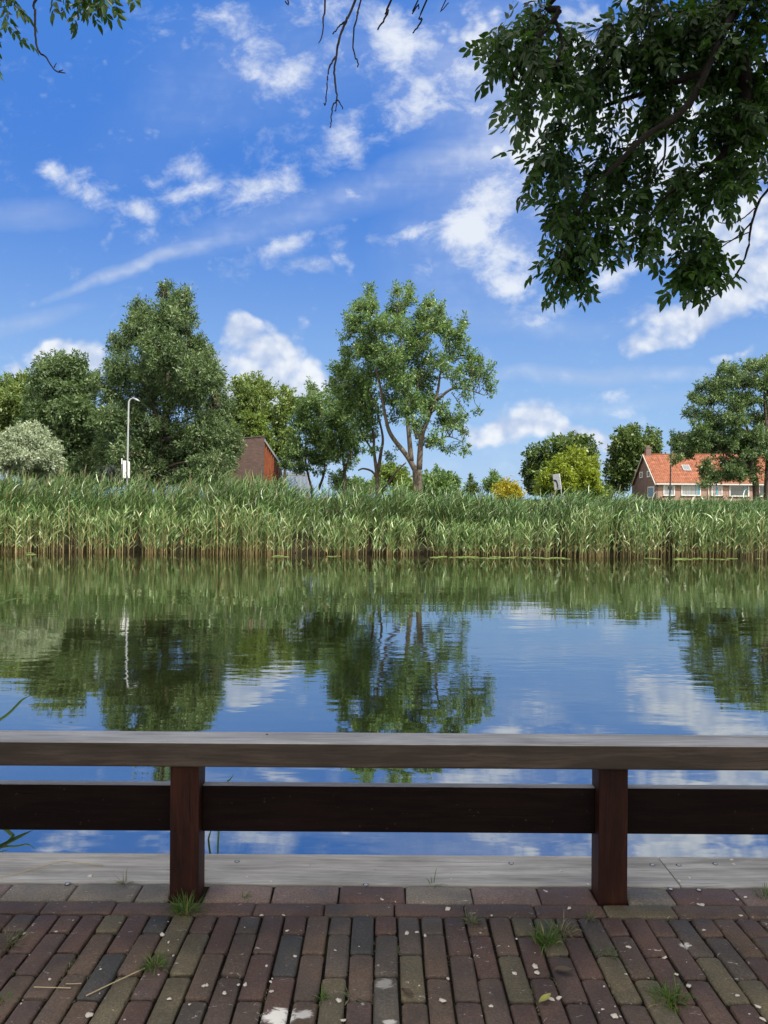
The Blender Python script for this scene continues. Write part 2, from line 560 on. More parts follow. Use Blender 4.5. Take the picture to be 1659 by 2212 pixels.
M['timber_red'] = wood_mat('oiled red timber', [(0.35, (0.10, 0.028, 0.012)), (0.55, (0.19, 0.055, 0.021)), (0.75, (0.29, 0.095, 0.036))], 'Z', 0.5, 0.3)
M['picket'] = wood_mat('bleached picket', [(0.3, (0.10, 0.085, 0.068)), (0.55, (0.17, 0.15, 0.12)), (0.8, (0.25, 0.22, 0.185))], 'Z', 0.8, 0.3)


def roof_mat():
    m, t, out = new_mat('orange roof tiles')
    at = t.n('ShaderNodeAttribute', attribute_name='tint')
    tc = t.n('ShaderNodeTexCoord')
    n = t.noise(tc.outputs['Object'], 0.7, 6.0, 0.65)
    c = t.ramp(at.outputs['Fac'], [(0.0, (0.165, 0.053, 0.027)), (0.5, (0.235, 0.080, 0.040)), (1.0, (0.315, 0.122, 0.066))])
    c = t.mix(t.smooth(n, 0.5, 0.85, 0.0, 0.5), c, (0.30, 0.12, 0.07))
    principled(t, out, c, 0.6, spec=0.3)
    return m


M['tiles'] = roof_mat()


def paver_mat():
    m, t, out = new_mat('clay pavers')
    at = t.n('ShaderNodeAttribute', attribute_name='tint')
    tc = t.n('ShaderNodeTexCoord')
    ob = tc.outputs['Object']
    c = t.ramp(at.outputs['Fac'], PAVER_STOPS)
    c.node.color_ramp.interpolation = 'CONSTANT'
    n1 = t.noise(ob, 9.0, 5.0, 0.6)
    c = t.mix(t.smooth(n1, 0.25, 0.8, 0.0, 0.5), c, t.mix(1.0, c, (1.7, 1.5, 1.3), 'MULTIPLY'))
    n0 = t.noise(ob, 3.2, 5.0, 0.62)
    c = t.mix(t.smooth(n0, 0.32, 0.68, 0.0, 0.75), t.mix(1.0, c, (0.62, 0.63, 0.64), 'MULTIPLY'), t.mix(1.0, c, (1.3, 1.26, 1.18), 'MULTIPLY'))
    n2 = t.noise(ob, 160.0, 4.0, 0.7)
    c = t.mix(t.smooth(n2, 0.35, 0.75, 0.0, 0.55), t.mix(1.0, c, (0.6, 0.6, 0.6), 'MULTIPLY'), t.mix(1.0, c, (1.7, 1.7, 1.65), 'MULTIPLY'))
    n3 = t.noise(t.mapping(ob, scale=(1, 2.2, 1)), 26.0, 5.0, 0.7, 1.0)
    c = t.mix(t.smooth(n3, 0.62, 0.74, 0.0, 0.5), c, (0.21, 0.19, 0.165))
    # bird droppings and lime stains: marks with a shape of their own
    for (px, py, rr, k) in ((600, 2196, 0.055, 1.0), (656, 2192, 0.028, 0.8), (832, 2125, 0.035, 0.35), (1479, 2040, 0.022, 0.8), (842, 2210, 0.02, 0.6)):
        u_, v_ = UV(px, py)
        d_ = CAMZ / -v_
        mp = t.mapping(ob, (u_ * d_, d_, 0), (0, 0, 0), (rr * 1.2, rr, 10), 'TEXTURE')
        g = t.n('ShaderNodeTexGradient', gradient_type='SPHERICAL')
        t.set(g.inputs[0], mp)
        f = t.smooth(t.math('MULTIPLY_ADD', t.math('SUBTRACT', n3, 0.5), 1.8, g.outputs[1]), 0.25, 0.6, 0.0, k)
        c = t.mix(f, c, (0.62, 0.61, 0.58))
    r = t.smooth(n1, 0.2, 0.8, 0.55, 0.8)
    hb = t.math('MULTIPLY_ADD', n2, 0.4, n3)
    principled(t, out, c, r, hb, 0.35, 0.004, spec=0.35)
    return m


PAVER_STOPS = [(0.0, (0.080, 0.056, 0.051)), (0.18, (0.088, 0.057, 0.050)), (0.36, (0.084, 0.063, 0.054)), (0.5, (0.094, 0.069, 0.055)),
               (0.6, (0.077, 0.066, 0.060)), (0.7, (0.075, 0.070, 0.064)), (0.77, (0.051, 0.051, 0.053)), (0.83, (0.105, 0.093, 0.064)),
               (0.87, (0.155, 0.118, 0.108)), (0.92, (0.155, 0.143, 0.126)), (0.96, (0.09, 0.058, 0.053))]
M['paver'] = paver_mat()


def joint_mat():
    m, t, out = new_mat('joint dirt')
    tc = t.n('ShaderNodeTexCoord')
    n = t.noise(tc.outputs['Object'], 120.0, 5.0, 0.7)
    n2 = t.noise(tc.outputs['Object'], 3.0, 4.0, 0.6)
    c = t.ramp(n, [(0.35, (0.006, 0.005, 0.004)), (0.62, (0.018, 0.015, 0.011)), (0.74, (0.10, 0.085, 0.065))])
    c = t.mix(t.smooth(n2, 0.52, 0.7, 0, 0.6), c, (0.02, 0.03, 0.01))
    principled(t, out, c, 0.95, n, 0.8, 0.006, spec=0.1)
    return m


M['joint'] = joint_mat()


def ground_mat(name, a, b, c3, scale=0.8):
    m, t, out = new_mat(name)
    tc = t.n('ShaderNodeTexCoord')
    n = t.noise(tc.outputs['Object'], scale, 8.0, 0.68)
    n2 = t.noise(tc.outputs['Object'], scale * 14, 5.0, 0.7)
    c = t.ramp(n, [(0.3, a), (0.55, b), (0.75, c3)])
    c = t.mix(t.smooth(n2, 0.3, 0.7, 0, 0.5), c, t.mix(1.0, c, (0.5, 0.5, 0.5), 'MULTIPLY'))
    principled(t, out, c, 0.95, n2, 0.6, 0.05, spec=0.1)
    return m


M['grass_ground'] = ground_mat('bank grass', (0.03, 0.045, 0.012), (0.05, 0.075, 0.02), (0.075, 0.09, 0.03))
M['soil'] = ground_mat('bank soil', (0.02, 0.016, 0.01), (0.035, 0.028, 0.018), (0.03, 0.04, 0.015), 2.0)


def water_mat():
    m, t, out = new_mat('canal water')
    tc = t.n('ShaderNodeTexCoord')
    ob = tc.outputs['Object']
    v1 = t.mapping(ob, rot=(0, 0, R(6)), scale=(0.55, 1.6, 1))
    v2 = t.mapping(ob, rot=(0, 0, R(-9)), scale=(1.5, 4.2, 1))
    v3 = t.mapping(ob, rot=(0, 0, R(3)), scale=(0.08, 0.22, 1))
    n1 = t.noise(v1, 1.0, 2.0, 0.5, 0.3)
    n2 = t.noise(v2, 1.6, 2.0, 0.5, 0.2)
    patch = t.smooth(t.noise(v3, 1.0, 3.0, 0.55), 0.4, 0.62, 0.25, 1.0)
    h = t.math('MULTIPLY_ADD', n2, t.math('MULTIPLY', patch, 0.30), t.math('MULTIPLY', n1, 0.55))
    bn = t.n('ShaderNodeBump')
    bn.inputs['Strength'].default_value = 1.0
    bn.inputs['Distance'].default_value = 0.0068
    t.set(bn.inputs['Height'], h)
    gl = t.n('ShaderNodeBsdfGlossy')
    gl.inputs['Roughness'].default_value = 0.02
    gl.inputs['Color'].default_value = (0.85, 0.87, 0.87, 1)
    t.t.links.new(bn.outputs[0], gl.inputs['Normal'])
    df = t.n('ShaderNodeBsdfDiffuse')
    df.inputs['Color'].default_value = (0.017, 0.021, 0.006, 1)
    fr = t.n('ShaderNodeFresnel')
    fr.inputs['IOR'].default_value = 2.3
    t.t.links.new(bn.outputs[0], fr.inputs['Normal'])
    fac = t.math('MULTIPLY_ADD', fr.outputs[0], 0.5, 0.48, clamp=True)
    mx = t.n('ShaderNodeMixShader')
    t.set(mx.inputs[0], fac)
    t.t.links.new(df.outputs[0], mx.inputs[1])
    t.t.links.new(gl.outputs[0], mx.inputs[2])
    t.t.links.new(mx.outputs[0], out.inputs[0])
    return m


M['water'] = water_mat()

# leaf colours
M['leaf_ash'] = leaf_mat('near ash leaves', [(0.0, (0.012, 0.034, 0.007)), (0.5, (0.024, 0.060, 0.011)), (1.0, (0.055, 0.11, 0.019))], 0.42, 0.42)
M['leaf_main'] = leaf_mat('ash leaves', [(0.0, (0.055, 0.11, 0.035)), (0.5, (0.12, 0.20, 0.065)), (0.8, (0.19, 0.28, 0.11)), (1.0, (0.27, 0.36, 0.18))], 0.3, 0.4)
M['leaf_dark'] = leaf_mat('dark feathery leaves', [(0.0, (0.038, 0.075, 0.032)), (0.45, (0.09, 0.145, 0.062)), (0.8, (0.17, 0.235, 0.11)), (1.0, (0.27, 0.34, 0.19))], 0.3, 0.42)
M['leaf_pale'] = leaf_mat('pale green leaves', [(0.0, (0.075, 0.125, 0.025)), (0.5, (0.14, 0.205, 0.042)), (1.0, (0.22, 0.29, 0.07))], 0.3, 0.42)
M['leaf_airy'] = leaf_mat('airy leaves', [(0.0, (0.045, 0.09, 0.035)), (0.5, (0.10, 0.165, 0.065)), (0.8, (0.18, 0.25, 0.115)), (1.0, (0.27, 0.34, 0.19))], 0.32, 0.42)
M['leaf_olive'] = leaf_mat('olive leaves', [(0.0, (0.06, 0.10, 0.03)), (0.5, (0.14, 0.20, 0.055)), (1.0, (0.25, 0.32, 0.11))], 0.3, 0.42)
M['leaf_lime'] = leaf_mat('bright yellow green leaves', [(0.0, (0.116, 0.158, 0.016)), (0.5, (0.189, 0.247, 0.025)), (1.0, (0.284, 0.336, 0.042))], 0.3, 0.45)
M['leaf_gold'] = leaf_mat('golden leaves', [(0.0, (0.20, 0.18, 0.015)), (0.5, (0.34, 0.29, 0.025)), (1.0, (0.45, 0.40, 0.05))], 0.3, 0.5)
M['leaf_silver'] = leaf_mat('silver leaves', [(0.0, (0.150, 0.200, 0.119)), (0.5, (0.275, 0.338, 0.225)), (1.0, (0.450, 0.500, 0.375))], 0.15, 0.5)
M['leaf_lindens'] = leaf_mat('dark round leaves', [(0.0, (0.039, 0.072, 0.019)), (0.5, (0.075, 0.124, 0.033)), (1.0, (0.156, 0.202, 0.052))], 0.25, 0.45)
M['leaf_purple'] = leaf_mat('purple blossom', [(0.0, (0.03, 0.05, 0.02)), (0.6, (0.045, 0.06, 0.04)), (1.0, (0.10, 0.08, 0.20))], 0.15, 0.5)
M['reed'] = leaf_mat('reed blades', [(0.0, (0.026, 0.064, 0.012)), (0.4, (0.064, 0.130, 0.030)), (0.7, (0.120, 0.205, 0.060)), (0.88, (0.22, 0.31, 0.12)), (1.0, (0.36, 0.44, 0.23))], 0.10, 0.38, 0.5)
M['reed_stem'] = leaf_mat('reed stems', [(0.0, (0.03, 0.045, 0.012)), (0.25, (0.06, 0.065, 0.022)), (0.5, (0.20, 0.155, 0.065)), (1.0, (0.40, 0.32, 0.16))], 0.1, 0.6)
M['plume'] = leaf_mat('reed plumes', [(0.0, (0.10, 0.10, 0.055)), (0.5, (0.16, 0.15, 0.085)), (1.0, (0.23, 0.21, 0.13))], 0.2, 0.7)
M['grass'] = leaf_mat('grass blades', [(0.0, (0.03, 0.07, 0.01)), (0.5, (0.06, 0.125, 0.02)), (0.85, (0.10, 0.16, 0.03)), (1.0, (0.24, 0.20, 0.08))], 0.3, 0.45)
M['grass_dry'] = leaf_mat('grey green grass', [(0.0, (0.06, 0.08, 0.04)), (0.5, (0.10, 0.12, 0.06)), (1.0, (0.2, 0.17, 0.09))], 0.2, 0.6)
M['pad'] = leaf_mat('lily pads', [(0.0, (0.12, 0.19, 0.05)), (0.5, (0.19, 0.26, 0.085)), (1.0, (0.28, 0.30, 0.12))], 0.1, 0.3)

# ------------------------------------------------------------------ ground, water, pavement
ZW = CAMZ - 1.6


def strip_mesh(name, prof, x0, x1, mats, nx=40, jitter=0.0):
    """terrain sheet: profile of (y, z) swept along x"""
    xs = np.linspace(x0, x1, nx)
    V = []
    for x in xs:
        for (y, z) in prof:
            V.append((x, y, z + (rng.uniform(-1, 1) * jitter if jitter else 0)))
    n = len(prof)
    Q = [(i * n + j, (i + 1) * n + j, (i + 1) * n + j + 1, i * n + j + 1) for i in range(nx - 1) for j in range(n - 1)]
    return quad_mesh(name, V, Q, mats, smooth=True)


far = strip_mesh('ground', [(28.6, -1.2), (29.6, -0.42), (30.5, -0.15), (33, 0.4), (37, 1.1), (42, 1.7), (50, 2.05), (60, 2.3), (80, 2.55), (110, 2.7), (300, 2.8), (900, 2.8), (3000, 2.8)],
                 -1500, 1500, M['grass_ground'], 160, 0.03)
tag(far, kind='structure')
shore = strip_mesh('shore', [(28.3, -1.3), (29.2, -0.42), (30.2, -0.08), (33.2, 0.62)], -120, 120, M['soil'], 200, 0.04)
tag(shore, kind='structure')
wat = strip_mesh('water', [(2.72, ZW), (12, ZW), (31, ZW)], -400, 400, M['water'], 9)
tag(wat, kind='structure')


def gpos(px, py):
    """a pixel on the pavement plane z = 0"""
    u, v = UV(px, py)
    d = CAMZ / -v
    return np.array((u * d, d, 0.0))


Y_EDGE, Y_STONE, Y_BOARD, Y_FAR = 2.385, 2.462, 2.580, 2.805

bed = strip_mesh('pavement_bed', [(-40, -0.012), (2.0, -0.012), (2.585, -0.012)], -60, 60, M['joint'], 8)
tag(bed, kind='structure')


def paver(geo, cx, cy, lx, ly, tint, bev=0.007, drop=0.012):
    hx, hy = lx / 2, ly / 2
    dz = rng.uniform(-0.002, 0.002)
    tx, ty = rng.uniform(-0.010, 0.010, 2)
    a = rng.uniform(-0.012, 0.012)
    ca, sa = math.cos(a), math.sin(a)
    rings = []
    for (ins, z) in ((0.0, -drop - 0.01), (0.0, -bev), (bev * 0.35, -bev * 0.3), (bev, 0.0)):
        c = bev * 0.9 + ins * 0.2
        x, y = hx - ins, hy - ins
        ring = [(x - c, -y), (x, -y + c), (x, y - c), (x - c, y), (-x + c, y), (-x, y - c), (-x, -y + c), (-x + c, -y)]
        rings.append([(cx + p * ca - q * sa, cy + p * sa + q * ca, z + dz + (p * tx + q * ty if z > -drop else 0)) for p, q in ring])
    V = np.array(rings).reshape(-1, 3)
    V[8:, :2] += rng.normal(0, 0.0014, (24, 2))
    Q = []
    for r in range(3):
        for k in range(8):
            k2 = (k + 1) % 8
            Q.append((r * 8 + k, r * 8 + k2, r * 8 + 8 + k2, r * 8 + 8 + k))
    Q += [(24, 25, 26, 27), (24, 27, 28, 31), (28, 29, 30, 31)]
    geo.add(V, Q, tint)


def build_pavement():
    g = Geo()
    W, L = 0.0695, 0.2085
    olive = [gpos(*p)[:2] for p in ((405, 2030), (245, 2125), (1425, 2180), (1180, 2010), (1380, 2160), (720, 2185), (900, 2160), (1090, 2105), (265, 1992), (395, 2000), (1620, 2150), (1130, 1995))]
    slate = [gpos(*p)[:2] for p in ((225, 2075), (630, 2020), (790, 2050), (345, 1985))]
    for i in range(-64, 65):
        x = -0.020 + (i + 0.5) * W
        off = 0.0 if i % 2 else 0.5
        y = Y_EDGE
        first = True
        while y > -1.2:
            ln = L * (0.5 if (first and off) else 1.0)
            first = False
            cy = y - ln / 2
            t = rng.uniform(0.0, 0.755) if rng.random() < 0.965 else rng.uniform(0.77, 0.868)
            if any(abs(x - o[0]) < W * 0.5 and abs(cy - o[1]) < ln * 0.5 for o in olive):
                t = 0.85
            elif any(abs(x - o[0]) < W * 0.5 and abs(cy - o[1]) < ln * 0.5 for o in slate):
                t = 0.80
            paver(g, x + rng.normal(0, 0.0007), cy, W - 0.0062, ln - 0.0085, t)
            y -= ln
    # stretcher row along the edge
    x = -4.6
    while x < 4.6:
        ln = 0.221
        t = 0.85 if 0.44 < x < 0.9 and x > 0.5 else rng.uniform(0.0, 0.5)
        paver(g, x + ln / 2, (Y_EDGE + Y_STONE) / 2, ln - 0.004, Y_STONE - Y_EDGE - 0.005, t, 0.006)
        x += ln
    # rough setts against the plank, leaving room for the posts
    x = -4.6 + 0.09
    while x < 4.6:
        ln = 0.2185
        t = rng.choice([0.89, 0.94, 0.975, 0.89, 0.94])
        if 0.50 < x + ln / 2 < 0.69:
            t = 0.985
        segs = [(x, x + ln)]
        for px in POSTS:
            ns = []
            for (a, b) in segs:
                if b > px - 0.05 and a < px + 0.05:
                    if a < px - 0.055: ns.append((a, px - 0.049))
                    if b > px + 0.055: ns.append((px + 0.049, b))
                else:
                    ns.append((a, b))
            segs = ns
        for (a, b) in segs:
            if b - a > 0.03:
                paver(g, (a + b) / 2, (Y_STONE + Y_BOARD) / 2, b - a - 0.004, Y_BOARD - Y_STONE - 0.005, t, 0.008)
        x += ln
    o = g.build('pavement', M['paver'])
    return tag(o, kind='structure')


POSTS = [-0.637 + 1.383 * k for k in range(-3, 5)]
build_pavement()


# ------------------------------------------------------------------ quay: planks, wall, railing
def plank(x0, x1, label, screws):
    e = empty('quay_plank', ((x0 + x1) / 2, Y_BOARD, 0), label, 'plank', 'planks capping the quay edge')
    bm = bmesh.new()
    box(bm, (x0, Y_BOARD + 0.002, -0.075), (x1, Y_FAR, 0.001), 0.004, 2)
    bm_obj('board', bm, M['board'], e)
    for (px, py) in screws:
        p = gpos(px, py)
        s = bmesh.new()
        bmesh.ops.create_circle(s, cap_ends=True, segments=14, radius=0.0095, matrix=Matrix.Translation((p[0], p[1], 0.0022)))
        rim = bm_obj('screw_hole', s, M['hole'], e)
        s = bmesh.new()
        bmesh.ops.create_cone(s, cap_ends=True, segments=12, radius1=0.0068, radius2=0.006, depth=0.001, matrix=Matrix.Translation((p[0] + 0.0005, p[1] - 0.0012, 0.0028)))
        bm_obj('screw_head', s, M['screw'], rim)
    return e


plank(-3.2, 1.0035, 'long weathered grey plank along the quay edge behind both railing posts', [(512, 1862), (1104, 1866), (1409, 1869), (1448, 1921), (790, 1912), (146, 1910)])
plank(1.0075, 5.0, 'shorter weathered grey plank right of the slanting joint in the quay edge', [(1466, 1870), (1509, 1923), (1545, 1867)])
bm = bmesh.new()
box(bm, (-60, Y_BOARD + 0.03, -1.2), (60, Y_FAR - 0.03, -0.078), 0.0)
tag(bm_obj('quay_wall', bm, M['post']), 'dark timber quay wall below the grey edge planks', 'quay wall')


def build_railing():
    e = empty('railing', (0.05, 2.53, 0), 'low dark wooden railing with a grey weathered top along the water', 'railing')
    bm = bmesh.new()
    x0, x1 = -4.9, 5.0
    zt = P(829, 1607, 2.445)[2]
    box(bm, (x0, 2.447, zt - 0.079), (x1, 2.573, zt), 0.007, 3)
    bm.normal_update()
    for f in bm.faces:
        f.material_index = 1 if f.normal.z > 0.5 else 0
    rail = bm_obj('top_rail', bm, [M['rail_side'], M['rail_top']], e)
    zb = zt - 0.079
    for px in POSTS:
        bm = bmesh.new()
        box(bm, (px - 0.047, 2.479, -0.25), (px + 0.047, 2.573 - 0.004, zb - 0.001), 0.005, 2)
        bm_obj('post', bm, M['post'], e)
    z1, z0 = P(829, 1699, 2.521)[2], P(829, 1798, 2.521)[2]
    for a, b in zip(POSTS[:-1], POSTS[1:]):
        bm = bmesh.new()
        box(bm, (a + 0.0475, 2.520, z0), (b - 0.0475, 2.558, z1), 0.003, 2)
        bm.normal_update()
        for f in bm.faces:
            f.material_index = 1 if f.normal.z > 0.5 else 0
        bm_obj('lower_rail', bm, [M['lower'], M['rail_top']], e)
    return zt


ZRAIL = build_railing()

# ------------------------------------------------------------------ trees
def unit(v):
    return v / (np.linalg.norm(v, axis=-1, keepdims=True) + 1e-9)


def leaf_quads(pos, fwd, L, Wd, fold=0.15):
    """kite-shaped leaves: pos (N,3), fwd (N,3)"""
    n = len(pos)
    up = unit(rng.normal(0, 1, (n, 3)) + np.array((0, 0, 0.8)))
    side = unit(np.cross(fwd, up))
    nor = np.cross(side, fwd)
    L = np.broadcast_to(L, (n,))[:, None]
    Wd = np.broadcast_to(Wd, (n,))[:, None]
    a = pos
    b = pos + fwd * L * 0.45 + side * Wd * 0.5 + nor * L * fold * 0.4
    c = pos + fwd * L - nor * L * fold * 0.5
    d = pos + fwd * L * 0.45 - side * Wd * 0.5 + nor * L * fold * 0.4
    V = np.stack([a, b, c, d], axis=1).reshape(-1, 3)
    Q = np.arange(4 * n).reshape(-1, 4)
    return V, Q


def blob_world(bl, d, ox=0.0, oy=0.0, sc=1.0):
    """(px, py, rpx, rpy) ellipses in a zoomed photo grid -> world centre and radii at distance d"""
    res = []
    for b in bl:
        x, y, rx, ry = b[:4]
        k = b[4] if len(b) > 4 else 1.0
        c = P(ox + x * sc, oy + y * sc, d)
        res.append([c, rx * sc * d / F, ry * sc * d / F, k])
    return res


def tree(name, label, cat, blobs, d, trunks, leaf, ground=None, lai=4.5, L=0.26, W=0.11, bark=None, group=None,
         cl=30, spread=1.35, depth=0.75, limbs=True, droop=0.25, r0=0.22, ox=0.0, oy=0.0, sc=1.0, trunk_name='trunk'):
    """blobs: crown lobes; trunks: list of (polyline in photo grid, base radius, tip radius)"""
    bw = blob_world(blobs, d, ox, oy, sc)
    C = np.array([b[0] for b in bw])
    RX = np.array([b[1] for b in bw])
    RZ = np.array([b[2] for b in bw])
    K = np.array([b[3] for b in bw])
    cx = 0.5 * (np.min(C[:, 0] - RX) + np.max(C[:, 0] + RX))
    half = 0.5 * (np.max(C[:, 0] + RX) - np.min(C[:, 0] - RX))
    # spread the lobes in depth so that the crown is as deep as it is wide
    # sparse foliage bridging neighbouring lobes, so that they do not read as separate puffs
    bc, bx, bz, bk = [], [], [], []
    if len(C) > 3:
        for i in range(len(C)):
            dd = np.linalg.norm((C - C[i]) / np.maximum(RX, RZ)[:, None], axis=1)
            for j in np.argsort(dd)[1:3]:
                if dd[j] < 2.6:
                    t_ = rng.uniform(0.35, 0.65)
                    bc.append(C[i] * t_ + C[j] * (1 - t_) + rng.normal(0, 0.12, 3) * RX[i])
                    bx.append(0.55 * min(RX[i], RX[j])); bz.append(0.6 * min(RZ[i], RZ[j])); bk.append(0.55 * min(K[i], K[j]))
    if bc:
        C = np.vstack([C, bc]); RX = np.append(RX, bx); RZ = np.append(RZ, bz); K = np.append(K, bk)
    room = np.sqrt(np.clip(half ** 2 - (C[:, 0] - cx) ** 2, 0, None)) * depth
    sgn = np.where(np.arange(len(C)) % 2 == 0, 1.0, -1.0)
    ny = C[:, 1] + sgn * room * rng.uniform(0.05, 0.85, len(C))
    f_ = (ny / C[:, 1])[:, None]
    eye = np.array((0.0, 0.0, CAMZ))
    C = eye + (C - eye) * f_
    # trunks
    wood = Geo()
    skel = []
    base = None
    for (pl, ra, rb) in trunks:
        pts = np.array([P(ox + x * sc, oy + y * sc, d) for (x, y) in pl])
        if base is None:
            base = pts[0].copy()
            if ground is not None:
                pts = np.vstack([[pts[0][0], pts[0][1], ground - 0.2], pts]) if pts[0][2] > ground else pts
            base[2] = ground if ground is not None else base[2]
        if len(pts) > 2:
            pts[2:, 1] += np.cumsum(rng.normal(0, 0.14, len(pts) - 2))
        cv = curve(pts, 5)
        rad = np.linspace(ra, rb, len(cv))
        V, Q = tube(cv, rad, 8)
        wood.add(V, Q)
        for p, r in zip(cv, rad):
            skel.append((p, r))
    SP = np.array([s[0] for s in skel])
    SR = np.array([s[1] for s in skel])
    leafG = Geo()
    e = empty(name, base, label, cat, group)
    la = 0.5 * L * W
    for i in range(len(C)):
        c, rx, rz = C[i], RX[i], RZ[i]
        ry = 0.5 * (rx + rz) * 1.05
        area = math.pi * rx * rz
        nl = max(20, int(1.75 * lai * K[i] * area / la))
        nc = max(2, int(nl / cl))
        dirs = unit(rng.normal(0, 1, (nc, 3)))
        rad = rng.uniform(0.05, 1.0, nc) ** 0.42
        cp = c + dirs * rad[:, None] * np.array((rx, ry, rz)) * 0.92
        # limb from the skeleton to this lobe
        if limbs:
            cost = np.linalg.norm(SP - c, axis=1) + 1.2 * np.clip(SP[:, 2] - c[2] + 0.15 * rz, 0, None)
            j = int(np.argmin(cost))
            a = SP[j]
            mid = 0.5 * (a + c) + np.array((0, 0, 0.10 * np.linalg.norm(c - a))) + rng.normal(0, 0.06 * np.linalg.norm(c - a), 3)
            lc = curve([a, mid, c + (c - a) * 0.15], 5)
            r1 = min(SR[j] * 0.6, 0.012 + 0.02 * np.linalg.norm(c - a))
            V, Q = tube(lc, np.linspace(r1, 0.012, len(lc)), 5)
            wood.add(V, Q)
            for q in cp:
                s = lc[rng.integers(len(lc) // 2, len(lc))]
                m_ = 0.5 * (s + q) + rng.normal(0, 0.08, 3)
                V, Q = tube(np.array([s, m_, q]), [0.012, 0.008, 0.004], 3)
                wood.add(V, Q)
        ctint = rng.normal(0, 0.13, nc)
        per = max(4, int(nl / nc))
        # every cluster is a spray: leaves along a short twig that heads outward and up
        ax = unit(unit(cp - c) * 0.8 + np.array((0, 0, 0.55)) + rng.normal(0, 0.35, (nc, 3)))
        ln_ = L * spread * 2.1 * rng.uniform(0.6, 1.3, nc)
        pos = np.repeat(cp, per, axis=0)
        axr = np.repeat(ax, per, axis=0)
        tt_ = rng.uniform(-0.5, 0.5, len(pos))
        dirn = unit(rng.normal(0, 1, (len(pos), 3)))
        wid = (1.05 - np.abs(tt_ + 0.1) * 1.3)[:, None]
        pos2 = pos + axr * (tt_ * np.repeat(ln_, per))[:, None] + dirn * np.abs(rng.normal(0, 0.5, len(pos)))[:, None] * L * spread * wid
        fwd = unit(dirn * 0.8 + axr * 0.45 + np.array((0, 0, -droop)) + rng.normal(0, 0.3, (len(pos), 3)))
        sz = rng.uniform(0.65, 1.25, len(pos))
        V, Q = leaf_quads(pos2, fwd, L * sz, W * sz)
        tint = np.clip(0.45 + np.repeat(ctint, per) + rng.normal(0, 0.21, len(pos)), 0, 1)
        leafG.add(V, Q, np.repeat(tint, 4))
    wood.build(trunk_name, bark or M['bark'], e, smooth=True)
    leafG.build('crown', leaf, e)
    return e


Z1 = dict(ox=0.0, oy=548.6, sc=0.3637)
Z2 = dict(ox=493.7, oy=548.6, sc=0.3637)
Z3 = dict(ox=1042.3, oy=713.2, sc=0.3717)
Z5 = dict(ox=1426.4, oy=740.6, sc=0.1736)

# the tall pointed tree on the left
tree('feathery_tree', 'tallest tree on the left, pointed dark feathery crown behind the white lamp post', 'tree',
     [(985, 225, 50, 65), (1085, 275, 65, 75), (830, 340, 70, 80), (980, 370, 110, 110), (1090, 420, 100, 110), (820, 460, 105, 100),
      (700, 540, 75, 70), (960, 560, 150, 120), (1150, 560, 115, 110), (740, 680, 140, 100, .75), (950, 720, 180, 120), (1180, 720, 150, 120),
      (1290, 770, 65, 80), (640, 800, 100, 100, .8), (850, 880, 170, 120, .65), (1080, 860, 160, 110, .8), (1290, 920, 120, 120), (690, 1000, 160, 120),
      (950, 1060, 200, 120, .7), (1200, 1080, 190, 130), (1370, 1130, 80, 110), (790, 1200, 180, 130), (1050, 1230, 200, 120), (1270, 1260, 140, 100), (640, 1200, 100, 130), (1230, 640, 60, 90), (900, 1330, 170, 60), (1150, 1340, 160, 60), (700, 1320, 130, 70)],
     50, [([(955, 1360), (958, 1150), (965, 1000), (985, 850), (985, 600), (985, 330)], 0.26, 0.04), ([(960, 1060), (920, 930), (860, 750), (820, 480)], 0.14, 0.03),
          ([(965, 1020), (1010, 920), (1090, 760), (1110, 480)], 0.14, 0.03), ([(958, 1150), (840, 1000), (700, 850)], 0.1, 0.03), ([(965, 1060), (1120, 980), (1290, 900)], 0.1, 0.03)],
     M['leaf_dark'], ground=2.0, lai=3.7, L=0.24, W=0.075, **Z1)
tree('round_tree', 'broad dark tree with a rounded top left of the tallest pointed tree', 'tree',
     [(300, 650, 90, 60), (250, 740, 90, 90), (400, 680, 100, 80), (480, 645, 40, 45), (380, 800, 170, 120), (520, 780, 70, 90), (250, 880, 120, 120),
      (450, 950, 170, 130), (250, 1020, 140, 110), (400, 1130, 180, 150), (560, 1050, 100, 150), (560, 1230, 120, 110), (300, 1230, 120, 120), (430, 1310, 170, 80), (250, 1320, 150, 70), (560, 1330, 120, 60)],
     56, [([(400, 1360), (395, 1150), (380, 950), (360, 750)], 0.24, 0.05), ([(395, 1150), (480, 950), (520, 800)], 0.12, 0.04)],
     M['leaf_dark'], ground=2.2, lai=5.0, L=0.3, W=0.11, **Z1)
tree('edge_tree', 'lighter green tree cut by the left edge of the view behind the silver bush', 'tree',
     [(60, 790, 80, 60), (140, 765, 50, 50), (40, 900, 100, 100), (140, 880, 90, 100), (60, 1020, 100, 110), (170, 1000, 80, 90), (-60, 900, 90, 150), (-150, 880, 120, 130), (-100, 1050, 140, 150), (60, 1150, 130, 120)],
     64, [([(60, 1360), (60, 1100), (50, 850)], 0.22, 0.05)],
     M['leaf_olive'], ground=2.3, lai=5.0, L=0.34, W=0.13, **Z1)
tree('silver_bush', 'pale silver-leaved rounded bush at the left edge above the reeds', 'bush',
     [(190, 1055, 95, 55), (90, 1120, 120, 90), (220, 1150, 140, 100), (60, 1220, 120, 90), (200, 1260, 170, 90), (320, 1230, 65, 85), (-30, 1180, 80, 120), (-140, 1200, 100, 110)],
     38, [([(150, 1420), (160, 1250), (180, 1120)], 0.08, 0.03), ([(160, 1300), (60, 1180)], 0.05, 0.02), ([(160, 1300), (270, 1190)], 0.05, 0.02)],
     M['leaf_silver'], ground=1.2, lai=5.0, L=0.15, W=0.05, trunk_name='stem', cl=55, **Z1)
